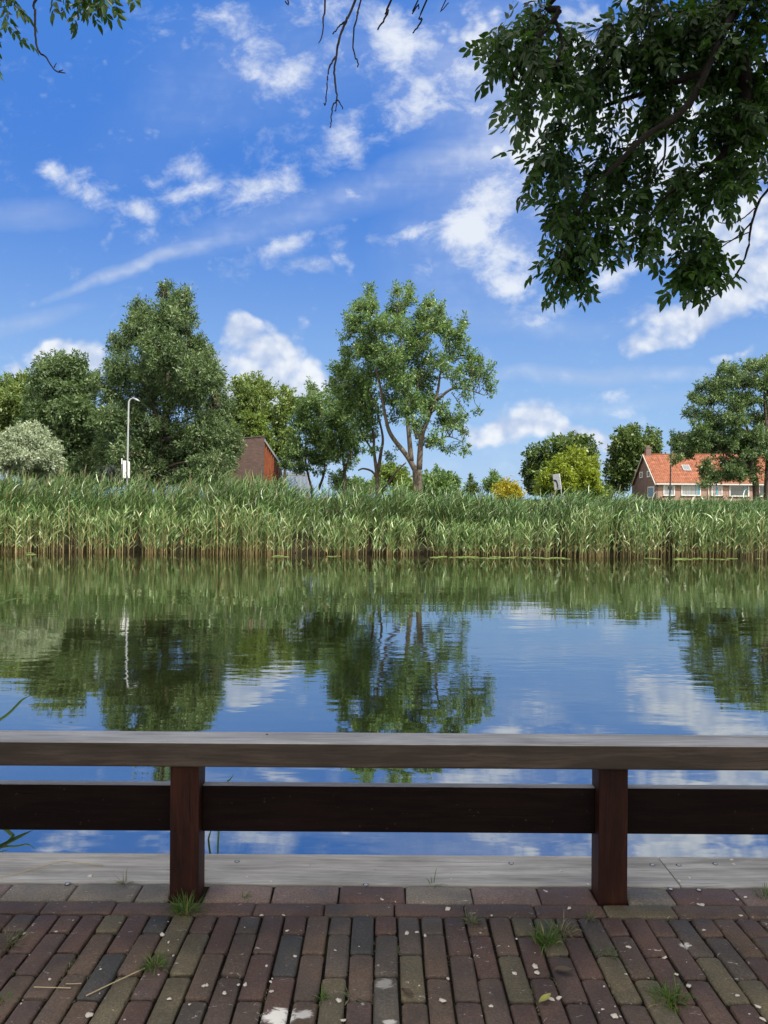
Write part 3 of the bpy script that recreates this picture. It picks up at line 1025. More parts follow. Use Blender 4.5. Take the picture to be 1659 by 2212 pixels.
tree('flowering_shrub', 'small dark shrub with purple blossom left of the white lamp post', 'shrub',
     [(640, 1300, 45, 40), (610, 1320, 40, 40), (670, 1330, 40, 40)], 43, [([(640, 1420), (640, 1310)], 0.03, 0.01)],
     M['leaf_purple'], ground=1.7, lai=5, L=0.14, W=0.06, trunk_name='stem', **Z1)
# poplars and the row behind
tree('poplar_tree', 'olive green poplar with ragged top above the brick building', 'tree',
     [(150, 765, 75, 65), (60, 805, 55, 75), (230, 830, 70, 80), (130, 900, 120, 90), (30, 950, 80, 90), (230, 960, 70, 80), (120, 1060, 120, 90), (30, 1080, 80, 90), (180, 1180, 120, 100)],
     76, [([(140, 1400), (140, 1100), (145, 850)], 0.25, 0.05), ([(140, 1150), (60, 900)], 0.12, 0.04)],
     M['leaf_olive'], ground=2.5, lai=3.6, L=0.30, W=0.15, group='poplars behind the brick building', **Z2)
tree('poplar_tree', 'narrower poplar right of the ragged one, between it and the ash trees', 'tree',
     [(345, 835, 45, 60), (330, 920, 70, 70), (310, 1020, 80, 70), (350, 1100, 70, 70), (390, 900, 50, 60), (300, 1180, 80, 60)],
     73, [([(335, 1400), (335, 1100), (340, 880)], 0.2, 0.05)],
     M['leaf_olive'], ground=2.5, lai=3.4, L=0.30, W=0.15, group='poplars behind the brick building', **Z2)
tree('pale_tree', 'small bright yellow-green tree rising right behind the brick building', 'tree',
     [(165, 1000, 70, 55), (200, 1075, 60, 60), (240, 1140, 50, 50), (120, 965, 45, 35), (230, 1200, 60, 50)],
     71, [([(215, 1400), (200, 1150), (170, 1020)], 0.1, 0.03)],
     M['leaf_pale'], ground=2.3, lai=4.5, L=0.24, W=0.1, **Z2)
tree('ash_tree', 'thin-stemmed ash with leaning trunks in front of the picket fence', 'tree',
     [(490, 800, 45, 45), (470, 880, 80, 70), (540, 870, 60, 60), (430, 960, 80, 80), (560, 970, 80, 80), (480, 1050, 110, 80), (400, 1140, 75, 70), (560, 1120, 90, 80), (480, 1200, 95, 55), (345, 1240, 45, 40), (560, 1220, 60, 40), (420, 1270, 70, 40), (600, 1190, 70, 50), (540, 1290, 60, 30, .6), (380, 1180, 60, 50)],
     62, [([(495, 1400), (470, 1300), (455, 1180), (470, 950), (485, 820)], 0.12, 0.03), ([(535, 1400), (570, 1280), (560, 1100), (545, 900)], 0.12, 0.03), ([(470, 1300), (410, 1200)], 0.06, 0.02)],
     M['leaf_main'], ground=2.3, lai=2.4, L=0.22, W=0.10, group='ash trees on the far bank', **Z2)
tree('ash_tree', 'ash with a short forked trunk right of the thin leaning stems', 'tree',
     [(640, 860, 90, 80), (700, 950, 100, 90), (640, 1050, 90, 80), (740, 1070, 90, 80), (680, 1150, 80, 50), (610, 960, 70, 70), (760, 1170, 60, 40), (640, 1200, 70, 40, .7), (730, 1250, 50, 40, .7), (600, 1110, 60, 60), (660, 1300, 50, 30, .6)],
     59, [([(690, 1410), (686, 1260), (660, 1120), (640, 920)], 0.2, 0.04), ([(690, 1290), (730, 1160), (740, 1050)], 0.12, 0.03)],
     M['leaf_main'], ground=2.3, lai=2.4, L=0.22, W=0.10, group='ash trees on the far bank', **Z2)
tree('ash_tree', 'ash with a dark trunk forking low, just left of the big open ash', 'tree',
     [(650, 690, 60, 60), (690, 600, 50, 45), (625, 770, 45, 50), (720, 760, 120, 90), (830, 800, 90, 90), (760, 880, 120, 80), (850, 930, 80, 80), (800, 1010, 80, 60, .8), (870, 1060, 55, 60, .7), (700, 680, 70, 60), (960, 1200, 40, 40, .7), (840, 1170, 40, 40, .6)],
     54, [([(890, 1420), (880, 1300), (865, 1180), (855, 1050), (780, 930), (720, 780)], 0.2, 0.03), ([(888, 1290), (905, 1180), (915, 1080), (870, 900), (830, 800)], 0.15, 0.03),
          ([(905, 1400), (950, 1360), (1000, 1290), (1055, 1238)], 0.09, 0.05), ([(880, 1330), (850, 1290), (800, 1275), (770, 1285)], 0.09, 0.05), ([(865, 1180), (800, 1080), (770, 980)], 0.08, 0.03)],
     M['leaf_main'], ground=2.2, lai=2.4, L=0.22, W=0.10, group='ash trees on the far bank', **Z2)
tree('ash_tree', 'biggest open-crowned ash on the far bank, pale trunk forking just above the reeds', 'tree',
     [(830, 225, 30, 45), (850, 310, 60, 60), (770, 320, 65, 45), (720, 400, 65, 55), (690, 485, 45, 32), (840, 420, 100, 70), (1000, 215, 30, 48), (1075, 212, 30, 36),
      (1000, 310, 65, 65), (1060, 275, 45, 45), (1190, 290, 55, 48), (1255, 325, 35, 48), (1170, 370, 90, 70), (980, 430, 110, 80), (1120, 470, 120, 90), (1270, 420, 75, 75),
      (1392, 395, 32, 36), (1370, 480, 55, 60), (1330, 560, 90, 70, .8), (830, 560, 110, 75), (760, 590, 80, 45), (960, 600, 120, 80), (1110, 600, 120, 80), (1250, 640, 90, 60, .6),
      (1430, 610, 45, 45), (1500, 620, 32, 36), (1450, 690, 85, 55, .8), (1530, 700, 42, 48), (1545, 790, 42, 48), (1400, 775, 80, 36, .6), (880, 700, 110, 70), (1010, 740, 110, 70), (1140, 740, 100, 80),
      (1320, 700, 80, 50, .6), (960, 850, 60, 70), (1080, 880, 90, 80), (1180, 880, 80, 80), (1270, 910, 45, 40), (1000, 960, 55, 60, .7), (1120, 990, 70, 60, .8),
      (1412, 862, 24, 22), (1386, 910, 20, 20), (1418, 958, 24, 18), (1497, 930, 34, 18), (1280, 1000, 65, 45), (1340, 1000, 55, 45), (1392, 1040, 34, 36), (1230, 1095, 55, 36, .7), (1300, 1155, 50, 28), (1402, 1155, 32, 32), (1180, 1100, 36, 55, .8)],
     50, [([(1128, 1450), (1122, 1360), (1118, 1285)], 0.36, 0.31), ([(1112, 1290), (1060, 1200), (965, 1075), (932, 970), (905, 810), (860, 600), (840, 400)], 0.20, 0.03),
          ([(1085, 1230), (1070, 1060), (1048, 850), (1035, 620), (1003, 320)], 0.19, 0.03), ([(1132, 1280), (1146, 1090), (1185, 980), (1240, 830), (1262, 700), (1300, 500)], 0.21, 0.03),
          ([(1235, 870), (1330, 800), (1430, 812), (1520, 840)], 0.1, 0.03), ([(1170, 1150), (1290, 1085), (1390, 1110)], 0.08, 0.02), ([(1145, 1100), (1100, 1000), (1080, 800)], 0.12, 0.03),
          ([(1455, 815), (1462, 880), (1495, 925)], 0.03, 0.012), ([(1330, 830), (1380, 900), (1415, 955)], 0.03, 0.012), ([(1118, 1100), (1090, 940), (1140, 700), (1180, 420)], 0.1, 0.02)],
     M['leaf_main'], ground=2.1, lai=2.5, L=0.20, W=0.09, spread=1.75, bark=M['bark_light'], group='ash trees on the far bank', cl=38, depth=0.6, **Z2)
tree('hedge_bush', 'yellow-green bush behind the trunk of the big open ash', 'bush',
     [(1000, 1330, 90, 70), (920, 1330, 60, 60), (960, 1280, 70, 35), (1030, 1390, 70, 50), (1060, 1370, 50, 50)], 68, [([(980, 1440), (980, 1330)], 0.06, 0.03)],
     M['leaf_pale'], ground=2.4, lai=4.5, L=0.24, W=0.12, trunk_name='stem', **Z2)
tree('hedge_bush', 'low dark green bush between the two forked ash trunks', 'bush',
     [(800, 1385, 100, 40), (720, 1370, 60, 50), (640, 1350, 40, 50), (880, 1390, 60, 45)], 61, [([(780, 1440), (780, 1380)], 0.06, 0.03)],
     M['leaf_main'], ground=2.3, lai=4.5, L=0.22, W=0.11, trunk_name='stem', **Z2)
# far background
tree('far_bush', 'rounded far green bush just right of the big ash trunk', 'bush',
     [(950, 1035, 33, 25), (928, 1046, 24, 22), (972, 1046, 24, 20), (950, 1060, 40, 20)], 118, [([(950, 1075), (950, 1040)], 0.15, 0.05)], M['leaf_main'], ground=2.7, lai=4.5, L=0.5, W=0.25)
tree('far_conifer', 'small pointed far tree between the round bush and the golden one', 'tree',
     [(1018, 1036, 5, 8), (1018, 1047, 10, 10), (1018, 1058, 16, 12)], 125, [([(1018, 1075), (1018, 1036)], 0.12, 0.03)], M['leaf_lindens'], ground=2.7, lai=4.5, L=0.45, W=0.2)
tree('far_tree', 'small bluish far tree behind the golden tree', 'tree',
     [(1069, 1028, 9, 10), (1068, 1042, 17, 13), (1056, 1052, 18, 12), (1085, 1050, 14, 12)], 122, [([(1068, 1075), (1068, 1030)], 0.15, 0.04)], M['leaf_main'], ground=2.7, lai=4.5, L=0.45, W=0.22)
tree('golden_tree', 'small golden yellow tree poking above the reeds', 'tree',
     [(1098, 1050, 24, 13), (1080, 1062, 20, 12), (1112, 1066, 22, 14), (1095, 1074, 30, 12)], 60, [([(1098, 1088), (1098, 1055)], 0.05, 0.02)], M['leaf_gold'], ground=2.3, lai=4.5, L=0.2, W=0.1)
tree('linden_tree', 'dark round-topped tree behind the bright yellow-green one', 'tree',
     [(500, 645, 105, 55), (420, 700, 90, 80), (585, 690, 75, 80), (290, 720, 38, 55), (320, 790, 85, 100), (620, 760, 48, 80), (280, 840, 50, 60), (400, 850, 120, 80), (330, 900, 90, 60), (500, 760, 120, 80)],
     120, [([(480, 980), (480, 850), (490, 700)], 0.4, 0.1)], M['leaf_lindens'], ground=2.7, lai=4.6, L=0.55, W=0.32, group='dark rounded trees beside the house', **Z3)
tree('linden_tree', 'dark rounded tree just left of the brick house gable', 'tree',
     [(870, 595, 85, 45), (810, 640, 60, 60), (985, 625, 55, 50), (880, 700, 130, 80), (785, 720, 55, 75), (1000, 710, 48, 75), (820, 800, 100, 80), (795, 880, 75, 70), (900, 800, 90, 80), (740, 820, 20, 40)],
     121, [([(880, 980), (880, 850), (880, 680)], 0.4, 0.1)], M['leaf_lindens'], ground=2.7, lai=4.8, L=0.55, W=0.32, group='dark rounded trees beside the house', **Z3)
tree('maple_tree', 'bright yellow-green domed tree behind the tilted road sign', 'tree',
     [(540, 725, 75, 40), (480, 790, 105, 60), (600, 800, 75, 80), (430, 870, 110, 60), (560, 880, 130, 70), (640, 870, 42, 80), (395, 935, 90, 40), (560, 950, 120, 50), (330, 920, 35, 40), (660, 950, 40, 40)],
     92, [([(540, 1010), (540, 880), (540, 760)], 0.25, 0.06)], M['leaf_lime'], ground=2.6, lai=4.4, L=0.42, W=0.24, **Z3)
tree('linden_tree', 'dark tree crown rising behind the orange roof', 'tree',
     [(1290, 640, 90, 60), (1220, 660, 70, 50), (1350, 670, 60, 50), (1140, 660, 55, 60), (1290, 710, 130, 50), (1180, 730, 80, 50), (1420, 700, 60, 60)],
     128, [([(1270, 980), (1270, 850), (1280, 680)], 0.4, 0.1)], M['leaf_lindens'], ground=2.7, lai=4.5, L=0.55, W=0.32, group='dark rounded trees beside the house', **Z3)
tree('far_bush', 'dark low bush left of the house gable above the reeds', 'bush',
     [(700, 920, 40, 40), (720, 960, 50, 40), (680, 950, 40, 40)], 112, [([(705, 1010), (705, 930)], 0.1, 0.04)], M['leaf_lindens'], ground=2.7, lai=4.5, L=0.45, W=0.22, **Z3)
tree('broadleaf_tree', 'tall airy tree with two trunks in front of the orange-roofed house', 'tree',
     [(760, 320, 85, 75), (900, 330, 95, 75), (1080, 290, 115, 85), (1250, 280, 95, 85), (1340, 200, 50, 80), (530, 540, 70, 75), (680, 500, 115, 100), (860, 500, 130, 100), (1060, 480, 140, 110),
      (1250, 480, 120, 110), (370, 670, 50, 50), (480, 700, 110, 80, .8), (620, 720, 120, 80, .8), (800, 700, 120, 90, .7), (1000, 660, 130, 100, .6), (345, 870, 45, 90), (480, 880, 100, 80, .8), (640, 900, 110, 80, .8),
      (820, 880, 60, 60, .5), (1150, 700, 120, 100, .7), (1290, 700, 80, 120, .7), (420, 1000, 55, 45), (600, 1050, 120, 60), (170, 1180, 60, 70, .8), (300, 1250, 110, 85), (450, 1200, 140, 90), (600, 1280, 150, 90),
      (850, 1150, 130, 100, 1.3), (1000, 1250, 200, 130, 1.3), (1200, 1150, 150, 110, 1.2), (1290, 1300, 80, 150, 1.2), (200, 1440, 80, 50), (300, 1390, 120, 55), (560, 1560, 100, 75), (650, 1680, 130, 80), (540, 1750, 70, 55),
      (870, 1500, 140, 90), (950, 1650, 150, 85), (1050, 1480, 150, 90), (1200, 1700, 70, 55, .7), (700, 1450, 60, 40, .5), (1400, 500, 130, 200), (1450, 900, 150, 250), (1420, 1400, 150, 150), (700, 1010, 150, 100), (940, 950, 150, 110), (1190, 930, 130, 120), (520, 1100, 120, 80), (750, 1290, 130, 80), (820, 1640, 110, 70), (1100, 1340, 160, 120), (960, 780, 120, 90), (1150, 1560, 110, 80), (700, 620, 120, 90)],
     64, [([(1205, 2060), (1190, 1850), (1165, 1680), (1125, 1560), (1130, 1300), (1060, 1080), (990, 850), (1000, 500)], 0.30, 0.04), ([(1325, 2080), (1335, 1700), (1345, 1300), (1320, 900), (1290, 500)], 0.32, 0.05),
          ([(1125, 1560), (960, 1450), (790, 1370), (620, 1360), (450, 1300)], 0.12, 0.03), ([(800, 1420), (760, 1560), (680, 1650)], 0.08, 0.02), ([(1080, 1120), (930, 1010), (750, 920), (560, 780)], 0.12, 0.02),
          ([(1030, 960), (920, 800), (860, 520)], 0.1, 0.02), ([(1130, 1300), (960, 1180), (760, 1140), (520, 1150)], 0.1, 0.02)],
     M['leaf_airy'], ground=2.3, lai=3.6, L=0.25, W=0.09, depth=0.6, **Z5)

# ------------------------------------------------------------------ the near ash overhead
def compound_leaf():
    """a pinnate ash leaf along +x: leaflets folded on their midribs"""
    V, Q = [], []
    pairs = random.randint(3, 5)
    Ln = random.uniform(0.19, 0.26)
    curl = random.uniform(0.1, 0.45)

    def leaflet(o, ang, ln, roll):
        w = ln * 0.45
        f = np.array((math.cos(ang), math.sin(ang), -0.25 - random.uniform(0, 0.35)))
        f /= np.linalg.norm(f)
        s = np.cross((0, 0, 1), f); s /= np.linalg.norm(s)
        u = np.cross(f, s)
        s, u = s * math.cos(roll) + u * math.sin(roll), u * math.cos(roll) - s * math.sin(roll)
        b = len(V)
        for (a, q, h) in ((0, 0, 0), (0.32, 0.5, 0.07), (0.68, 0.36, 0.05), (1.0, 0, -0.10), (0.68, -0.36, 0.05), (0.32, -0.5, 0.07)):
            V.append(o + f * ln * a + s * w * q + u * ln * h)
        Q.extend([(b, b + 1, b + 2, b + 3), (b + 3, b + 4, b + 5, b)])

    for k in range(pairs):
        tt = 0.3 + 0.62 * k / max(1, pairs - 1)
        o = np.array((Ln * tt, 0, -curl * Ln * tt ** 2))
        l_ = random.uniform(0.058, 0.08)
        for sd in (1, -1):
            leaflet(o, sd * random.uniform(0.7, 1.1), l_, random.uniform(-0.5, 0.5))
    leaflet(np.array((Ln, 0, -curl * Ln)), random.uniform(-0.15, 0.15), random.uniform(0.07, 0.09), random.uniform(-0.4, 0.4))
    b = len(V)
    for (x, w) in ((0.0, 0.0015), (Ln, 0.001)):
        z = -curl * Ln * (x / Ln) ** 2
        V.extend([np.array((x, w, z)), np.array((x, -w, z))])
    Q.append((b, b + 1, b + 3, b + 2))
    return np.array(V), np.array(Q)


CL = [compound_leaf() for _ in range(16)]


def put_leaves(geo, pos, fwd, scale, base_t=0.45):
    """compound leaves at pos heading fwd"""
    n = len(pos)
    fwd = unit(fwd)
    up = unit(np.array((0, 0, 1.0)) + rng.normal(0, 0.45, (n, 3)))
    side = unit(np.cross(up, fwd))
    nor = np.cross(fwd, side)
    which = rng.integers(0, len(CL), n)
    for k in range(len(CL)):
        idx = np.nonzero(which == k)[0]
        if not len(idx):
            continue
        V, Q = CL[k]
        Fm = np.stack([fwd[idx], side[idx], nor[idx]], axis=1)
        W_ = np.einsum('vk,nkc->nvc', V, Fm) * scale[idx][:, None, None] + pos[idx][:, None, :]
        QQ = (Q[None] + (np.arange(len(idx)) * len(V))[:, None, None]).reshape(-1, 4)
        tint = np.clip(base_t + rng.normal(0, 0.2, len(idx)), 0, 1)
        geo.add(W_.reshape(-1, 3), QQ, np.repeat(tint, len(V)))


def whorls(geo, wood, tips, dirs, n_leaf, scale, from_pts=None, r=0.004, sag=0.35):
    """leaf tufts at twig ends; twigs drawn from from_pts when given"""
    pos, fw = [], []
    for i, (p, d_) in enumerate(zip(tips, dirs)):
        k = max(3, int(rng.normal(n_leaf, 1.5)))
        a = unit(d_[None] * 0.55 + rng.normal(0, 0.75, (k, 3)) + np.array((0, 0, -sag)))
        pos.append(p + d_ * rng.uniform(-0.10, 0.02, (k, 1)))
        fw.append(a)
        if from_pts is not None:
            m_ = 0.5 * (p + from_pts[i]) + rng.normal(0, 0.05, 3)
            V, Q = tube(np.array([from_pts[i], m_, p]), [r * 1.6, r * 1.2, r * 0.7], 4)
            wood.add(V, Q)
    pos, fw = np.concatenate(pos), np.concatenate(fw)
    put_leaves(geo, pos, fw, scale * rng.uniform(0.8, 1.2, len(pos)))


def near_crown(geo, wood, center, radii, n_tips, scale, n_leaf, skel):
    dirs = unit(rng.normal(0, 1, (n_tips, 3)))
    rad = rng.uniform(0.1, 1.0, n_tips) ** 0.45
    tips = center + dirs * rad[:, None] * radii
    # keep out of the view wedge so that only the modelled hanging boughs show
    y = tips[:, 1]
    inside = (y > 0.3) & (np.abs(tips[:, 0]) < 0.56 * y + 0.35) & (tips[:, 2] - CAMZ < 0.72 * y + 0.35)
    tips = tips[~inside]
    dirs = dirs[~inside]
    src = []
    for p in tips:
        j = np.argmin(np.linalg.norm(skel - p, axis=1) + rng.uniform(0, 0.6, len(skel)))
        src.append(skel[j])
    whorls(geo, wood, tips, dirs, n_leaf, scale, src, 0.006)


Z6 = dict(ox=987.5, oy=0.0, sc=0.4048)


def zz(Z, x, y, d):
    return P(Z['ox'] + x * Z['sc'], Z['oy'] + y * Z['sc'], d)


def build_near_ash():
    base = np.array((6.2, -0.6, 0.0))
    e = empty('ash_tree', base, 'overhanging near ash whose dark leafy boughs fill the upper right', 'tree', 'near trees overhanging the quay')
    trunk = Geo()
    V, Q = tube(curve([base + (0, 0, -0.2), base + (0.05, 0, 1.2), base + (-0.1, 0.1, 3.0), base + (-0.3, 0.2, 5.0), base + (-0.6, 0.2, 7.5), base + (-0.9, 0.0, 10.5)], 6), np.linspace(0.30, 0.06, 31), 8)
    trunk.add(V, Q)
    trunk.build('trunk', M['bark'], e, smooth=True)
    limb, leaves = Geo(), Geo()
    skel = []

    def add_limb(pts, r0, r1, sides=6):
        c = curve(pts, 6)
        V, Q = tube(c, np.linspace(r0, r1, len(c)), sides)
        limb.add(V, Q)
        skel.extend(c)
        return c

    fork = base + (-0.25, 0.2, 4.4)
    fork2 = base + (-0.4, 0.2, 6.2)
    D = 7.0
    # visible boughs
    add_limb([fork2, np.array((5.0, 3.2, 7.2)), zz(Z6, 1540, -60, D), zz(Z6, 1515, 320, D), zz(Z6, 1540, 500, D), zz(Z6, 1470, 700, D), zz(Z6, 1400, 880, D), zz(Z6, 1310, 1150, D), zz(Z6, 1250, 1330, D)], 0.11, 0.008)
    add_limb([zz(Z6, 1530, -40, D), zz(Z6, 1400, 220, D - .2), zz(Z6, 1230, 560, D - .3), zz(Z6, 1000, 730, D - .4), zz(Z6, 850, 880, D - .4), zz(Z6, 700, 1040, D - .3), zz(Z6, 600, 1250, D - .2), zz(Z6, 560, 1480, D - .2)], 0.038, 0.005)
    add_limb([zz(Z6, 1330, 380, D - .2), zz(Z6, 1050, 480, D), zz(Z6, 800, 560, D + .2), zz(Z6, 620, 640, D + .2), zz(Z6, 500, 760, D + .2)], 0.03, 0.006)
    add_limb([zz(Z6, 1110, 640, D - .3), zz(Z6, 1110, 800, D - .3), zz(Z6, 1090, 920, D - .3)], 0.012, 0.006)
    add_limb([zz(Z6, 1110, 830, D - .3), zz(Z6, 1040, 920, D - .3), zz(Z6, 950, 1000, D - .3)], 0.009, 0.005)
    add_limb([fork, np.array((4.2, 2.6, 6.3)), np.array((2.6, 5.4, 6.2)), zz(Z6, 540, -40, 6.4), zz(Z6, 545, 60, 6.4), zz(Z6, 420, 220, 6.4), zz(Z6, 300, 400, 6.4), zz(Z6, 270, 560, 6.4)], 0.05, 0.005)
    add_limb([zz(Z6, 520, 90, 6.4), zz(Z6, 560, 250, 6.4), zz(Z6, 470, 430, 6.4), zz(Z6, 390, 580, 6.4)], 0.014, 0.005)
    add_limb([zz(Z6, 1500, 80, D), zz(Z6, 1250, 60, D + .3), zz(Z6, 950, 110, D + .4), zz(Z6, 760, 150, D + .4)], 0.03, 0.006)
    add_limb([zz(Z6, 1545, 560, D), zz(Z6, 1640, 500, D + .2), zz(Z6, 1760, 600, D + .3)], 0.03, 0.01)
    add_limb([zz(Z6, 1420, 820, D), zz(Z6, 1250, 960, D - .1), zz(Z6, 1100, 1060, D - .2), zz(Z6, 1000, 1200, D - .2)], 0.02, 0.005)
    add_limb([zz(Z6, 1290, 1180, D), zz(Z6, 1230, 1380, D), zz(Z6, 1200, 1500, D)], 0.012, 0.005)
    # limbs out of view that carry the shading crown
    for tgt in ((2.6, -2.6, 7.4), (6.5, -4.5, 7.8), (4.0, -5.2, 7.0), (7.4, -1.5, 7.6), (7.0, 3.5, 8.4), (4.0, 3.0, 8.6), (5.0, 1.8, 9.4), (5.0, -3.0, 9.2)):
        t_ = np.array(tgt)
        add_limb([fork2 + rng.normal(0, 0.1, 3), 0.5 * (fork2 + t_) + (0, 0, 0.6), t_], 0.10, 0.02)
    hidden = np.array(skel)
    blobs = [(200, 240, 95, 90), (280, 380, 130, 130), (280, 560, 100, 110), (400, 130, 120, 130), (500, 370, 70, 90), (340, 260, 80, 80), (570, 220, 60, 60, .5),
             (700, 350, 150, 230), (760, 180, 130, 110), (950, 300, 220, 280), (1300, 300, 260, 300), (1580, 380, 200, 330), (1000, 560, 260, 130), (1000, 60, 160, 130), (1350, 20, 300, 110), (1620, 40, 150, 150), (650, 560, 100, 90), (580, 480, 60, 60),
             (500, 740, 100, 110), (430, 900, 80, 75), (560, 900, 140, 100), (720, 960, 160, 110), (620, 1080, 160, 100), (520, 1140, 70, 70), (570, 1240, 130, 90), (760, 1150, 85, 85), (740, 1290, 45, 60), (530, 1350, 100, 90), (560, 1500, 110, 90), (620, 1400, 50, 60), (930, 860, 90, 60), (800, 800, 140, 80),
             (1250, 690, 240, 100), (1420, 820, 130, 130), (1480, 650, 160, 140), (1180, 960, 110, 80), (1130, 1050, 130, 90), (1400, 960, 110, 110), (980, 1250, 90, 95), (970, 1080, 50, 40), (1180, 1150, 140, 110), (1340, 1080, 110, 110), (1230, 1290, 120, 90), (1200, 1400, 90, 60), (1190, 1480, 100, 75), (1270, 1460, 50, 70), (1510, 880, 50, 80, .6), (1700, 650, 150, 200)]
    for b in blobs:
        k = b[4] if len(b) > 4 else 1.0
        x, y, rx, ry = b[:4]
        d = (6.4 if x < 560 and y < 700 else 7.0) + rng.uniform(-0.25, 0.25)
        c = zz(Z6, x, y, d)
        r_ = np.array((rx, 0.5 * (rx + ry), ry)) * Z6['sc'] * d / F
        n = max(2, int(k * 25 * r_[0] * r_[2] * math.pi))
        n = max(n, 3)
        dirs = unit(rng.normal(0, 1, (n, 3)))
        tips = c + dirs * (rng.uniform(0.05, 1.0, n) ** 0.5)[:, None] * r_ * 0.74 + np.array((0.06, 0, 0.13))
        dirs2 = unit(dirs * 0.7 + np.array((-0.25, 0, -0.45)))
        src = [hidden[np.argmin(np.linalg.norm(hidden - p - np.array((0.06, 0, 0.12)), axis=1))] for p in tips]
        whorls(leaves, limb, tips, dirs2, 8, 1.28, src, 0.0022, 0.8)
    near_crown(leaves, limb, np.array((4.5, -2.9, 7.4)), np.array((3.4, 3.1, 2.6)), 1300, 1.5, 9, hidden)
    near_crown(leaves, limb, np.array((5.2, 3.2, 8.4)), np.array((3.0, 3.0, 2.2)), 800, 1.4, 9, hidden)
    limb.build('limb', M['twig'], e, smooth=True)
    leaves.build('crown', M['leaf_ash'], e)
    # bare hanging twigs
    Z7 = dict(ox=603.5, oy=0.0, sc=0.2315)
    dt = 5.6
    hub = np.array((0.35, 5.2, 5.9))
    tw = Geo()
    V, Q = tube(curve([np.array((4.2, 2.6, 6.3)), np.array((2.2, 4.3, 6.6)), hub, np.array((-0.9, 5.5, 5.6))], 6), np.linspace(0.05, 0.012, 19), 6)
    tw.add(V, Q)

    def twig(pl, ra, rb, start=None, Z=Z7, d=dt):
        pts = [zz(Z, x, y, d) for (x, y) in pl]
        if start is not None:
            pts = [start] + pts
        c = curve(pts, 5)
        rr = np.linspace(ra, rb, len(c)) * (1 + 0.25 * rng.random(len(c)))
        V, Q = tube(c + rng.normal(0, 0.002, c.shape), rr, 6)
        tw.add(V, Q)

    twig([(430, -20), (405, 180), (412, 240), (392, 355), (365, 405)], 0.0075, 0.003, np.array((-0.45, 5.45, 5.65)))
    twig([(715, -20), (620, 200), (560, 360), (530, 530), (515, 650), (525, 800), (538, 930), (500, 980), (486, 1080), (478, 1180), (468, 1182)], 0.010, 0.003, np.array((0.2, 5.25, 5.85)))
    twig([(620, 200), (560, 240), (500, 320)], 0.006, 0.004)
    twig([(525, 530), (465, 630), (448, 780), (430, 970), (414, 966)], 0.006, 0.003)
    twig([(538, 930), (565, 960), (592, 1020)], 0.005, 0.003)
    twig([(532, 940), (530, 1000), (525, 1032), (512, 1034)], 0.004, 0.003)
    twig([(772, -20), (735, 120), (700, 260), (688, 440), (710, 530), (735, 590), (733, 625)], 0.0065, 0.004, np.array((0.15, 5.3, 5.8)))
    twig([(1050, -20), (1020, 90), (990, 160), (920, 275)], 0.008, 0.005, np.array((0.6, 5.15, 5.9)))
    twig([(1388, -20), (1330, 180), (1290, 250), (1245, 310)], 0.007, 0.004, np.array((0.95, 5.05, 6.0)))
    twig([(1306, -20), (1300, 40), (1297, 90)], 0.006, 0.004, np.array((0.9, 5.05, 6.0)))
    twig([(1575, -40), (1578, 30)], 0.004, 0.003, np.array((1.2, 5.0, 6.05)))
    twig([(70, -30), (55, 10)], 0.006, 0.004, np.array((-0.9, 5.5, 5.6)))
    # the bare arching twig at the right
    D2 = 7.0
    kw = dict(Z=Z6, d=D2)
    twig([(1850, 640), (1690, 960), (1610, 1080), (1570, 1200), (1550, 1330), (1500, 1450), (1400, 1560), (1290, 1615), (1230, 1600), (1200, 1572)], 0.014, 0.004, np.array((6.0, 5.0, 6.0)), **kw)
    twig([(1760, 900), (1640, 945), (1540, 990), (1460, 1030), (1400, 1050)], 0.008, 0.004, np.array((5.0, 6.0, 5.6)), **kw)
    twig([(1590, 1110), (1520, 1170), (1450, 1195), (1385, 1180)], 0.006, 0.003, **kw)
    twig([(1568, 1190), (1510, 1250), (1440, 1300), (1370, 1345), (1330, 1345)], 0.007, 0.003, **kw)
    twig([(1555, 1240), (1480, 1275), (1400, 1290), (1355, 1270)], 0.005, 0.003, **kw)
    twig([(1400, 1300), (1340, 1310), (1295, 1295)], 0.004, 0.002, **kw)
    twig([(1455, 1497), (1400, 1490), (1375, 1465)], 0.005, 0.003, **kw)
    tw.build('bare_twig', M['twig'], e, smooth=True)
    # a dry cluster of keys on the arching twig
    g = Geo()
    c = zz(Z6, 1375, 1455, D2)
    pos = c + rng.normal(0, 0.012, (26, 3))
    V, Q = leaf_quads(pos, unit(rng.normal(0, 1, (26, 3)) + np.array((0, 0, -0.8))), 0.045, 0.012)
    g.add(V, Q, 0.3)
    g.build('seed_cluster', M['brown_leaf'], e)


build_near_ash()


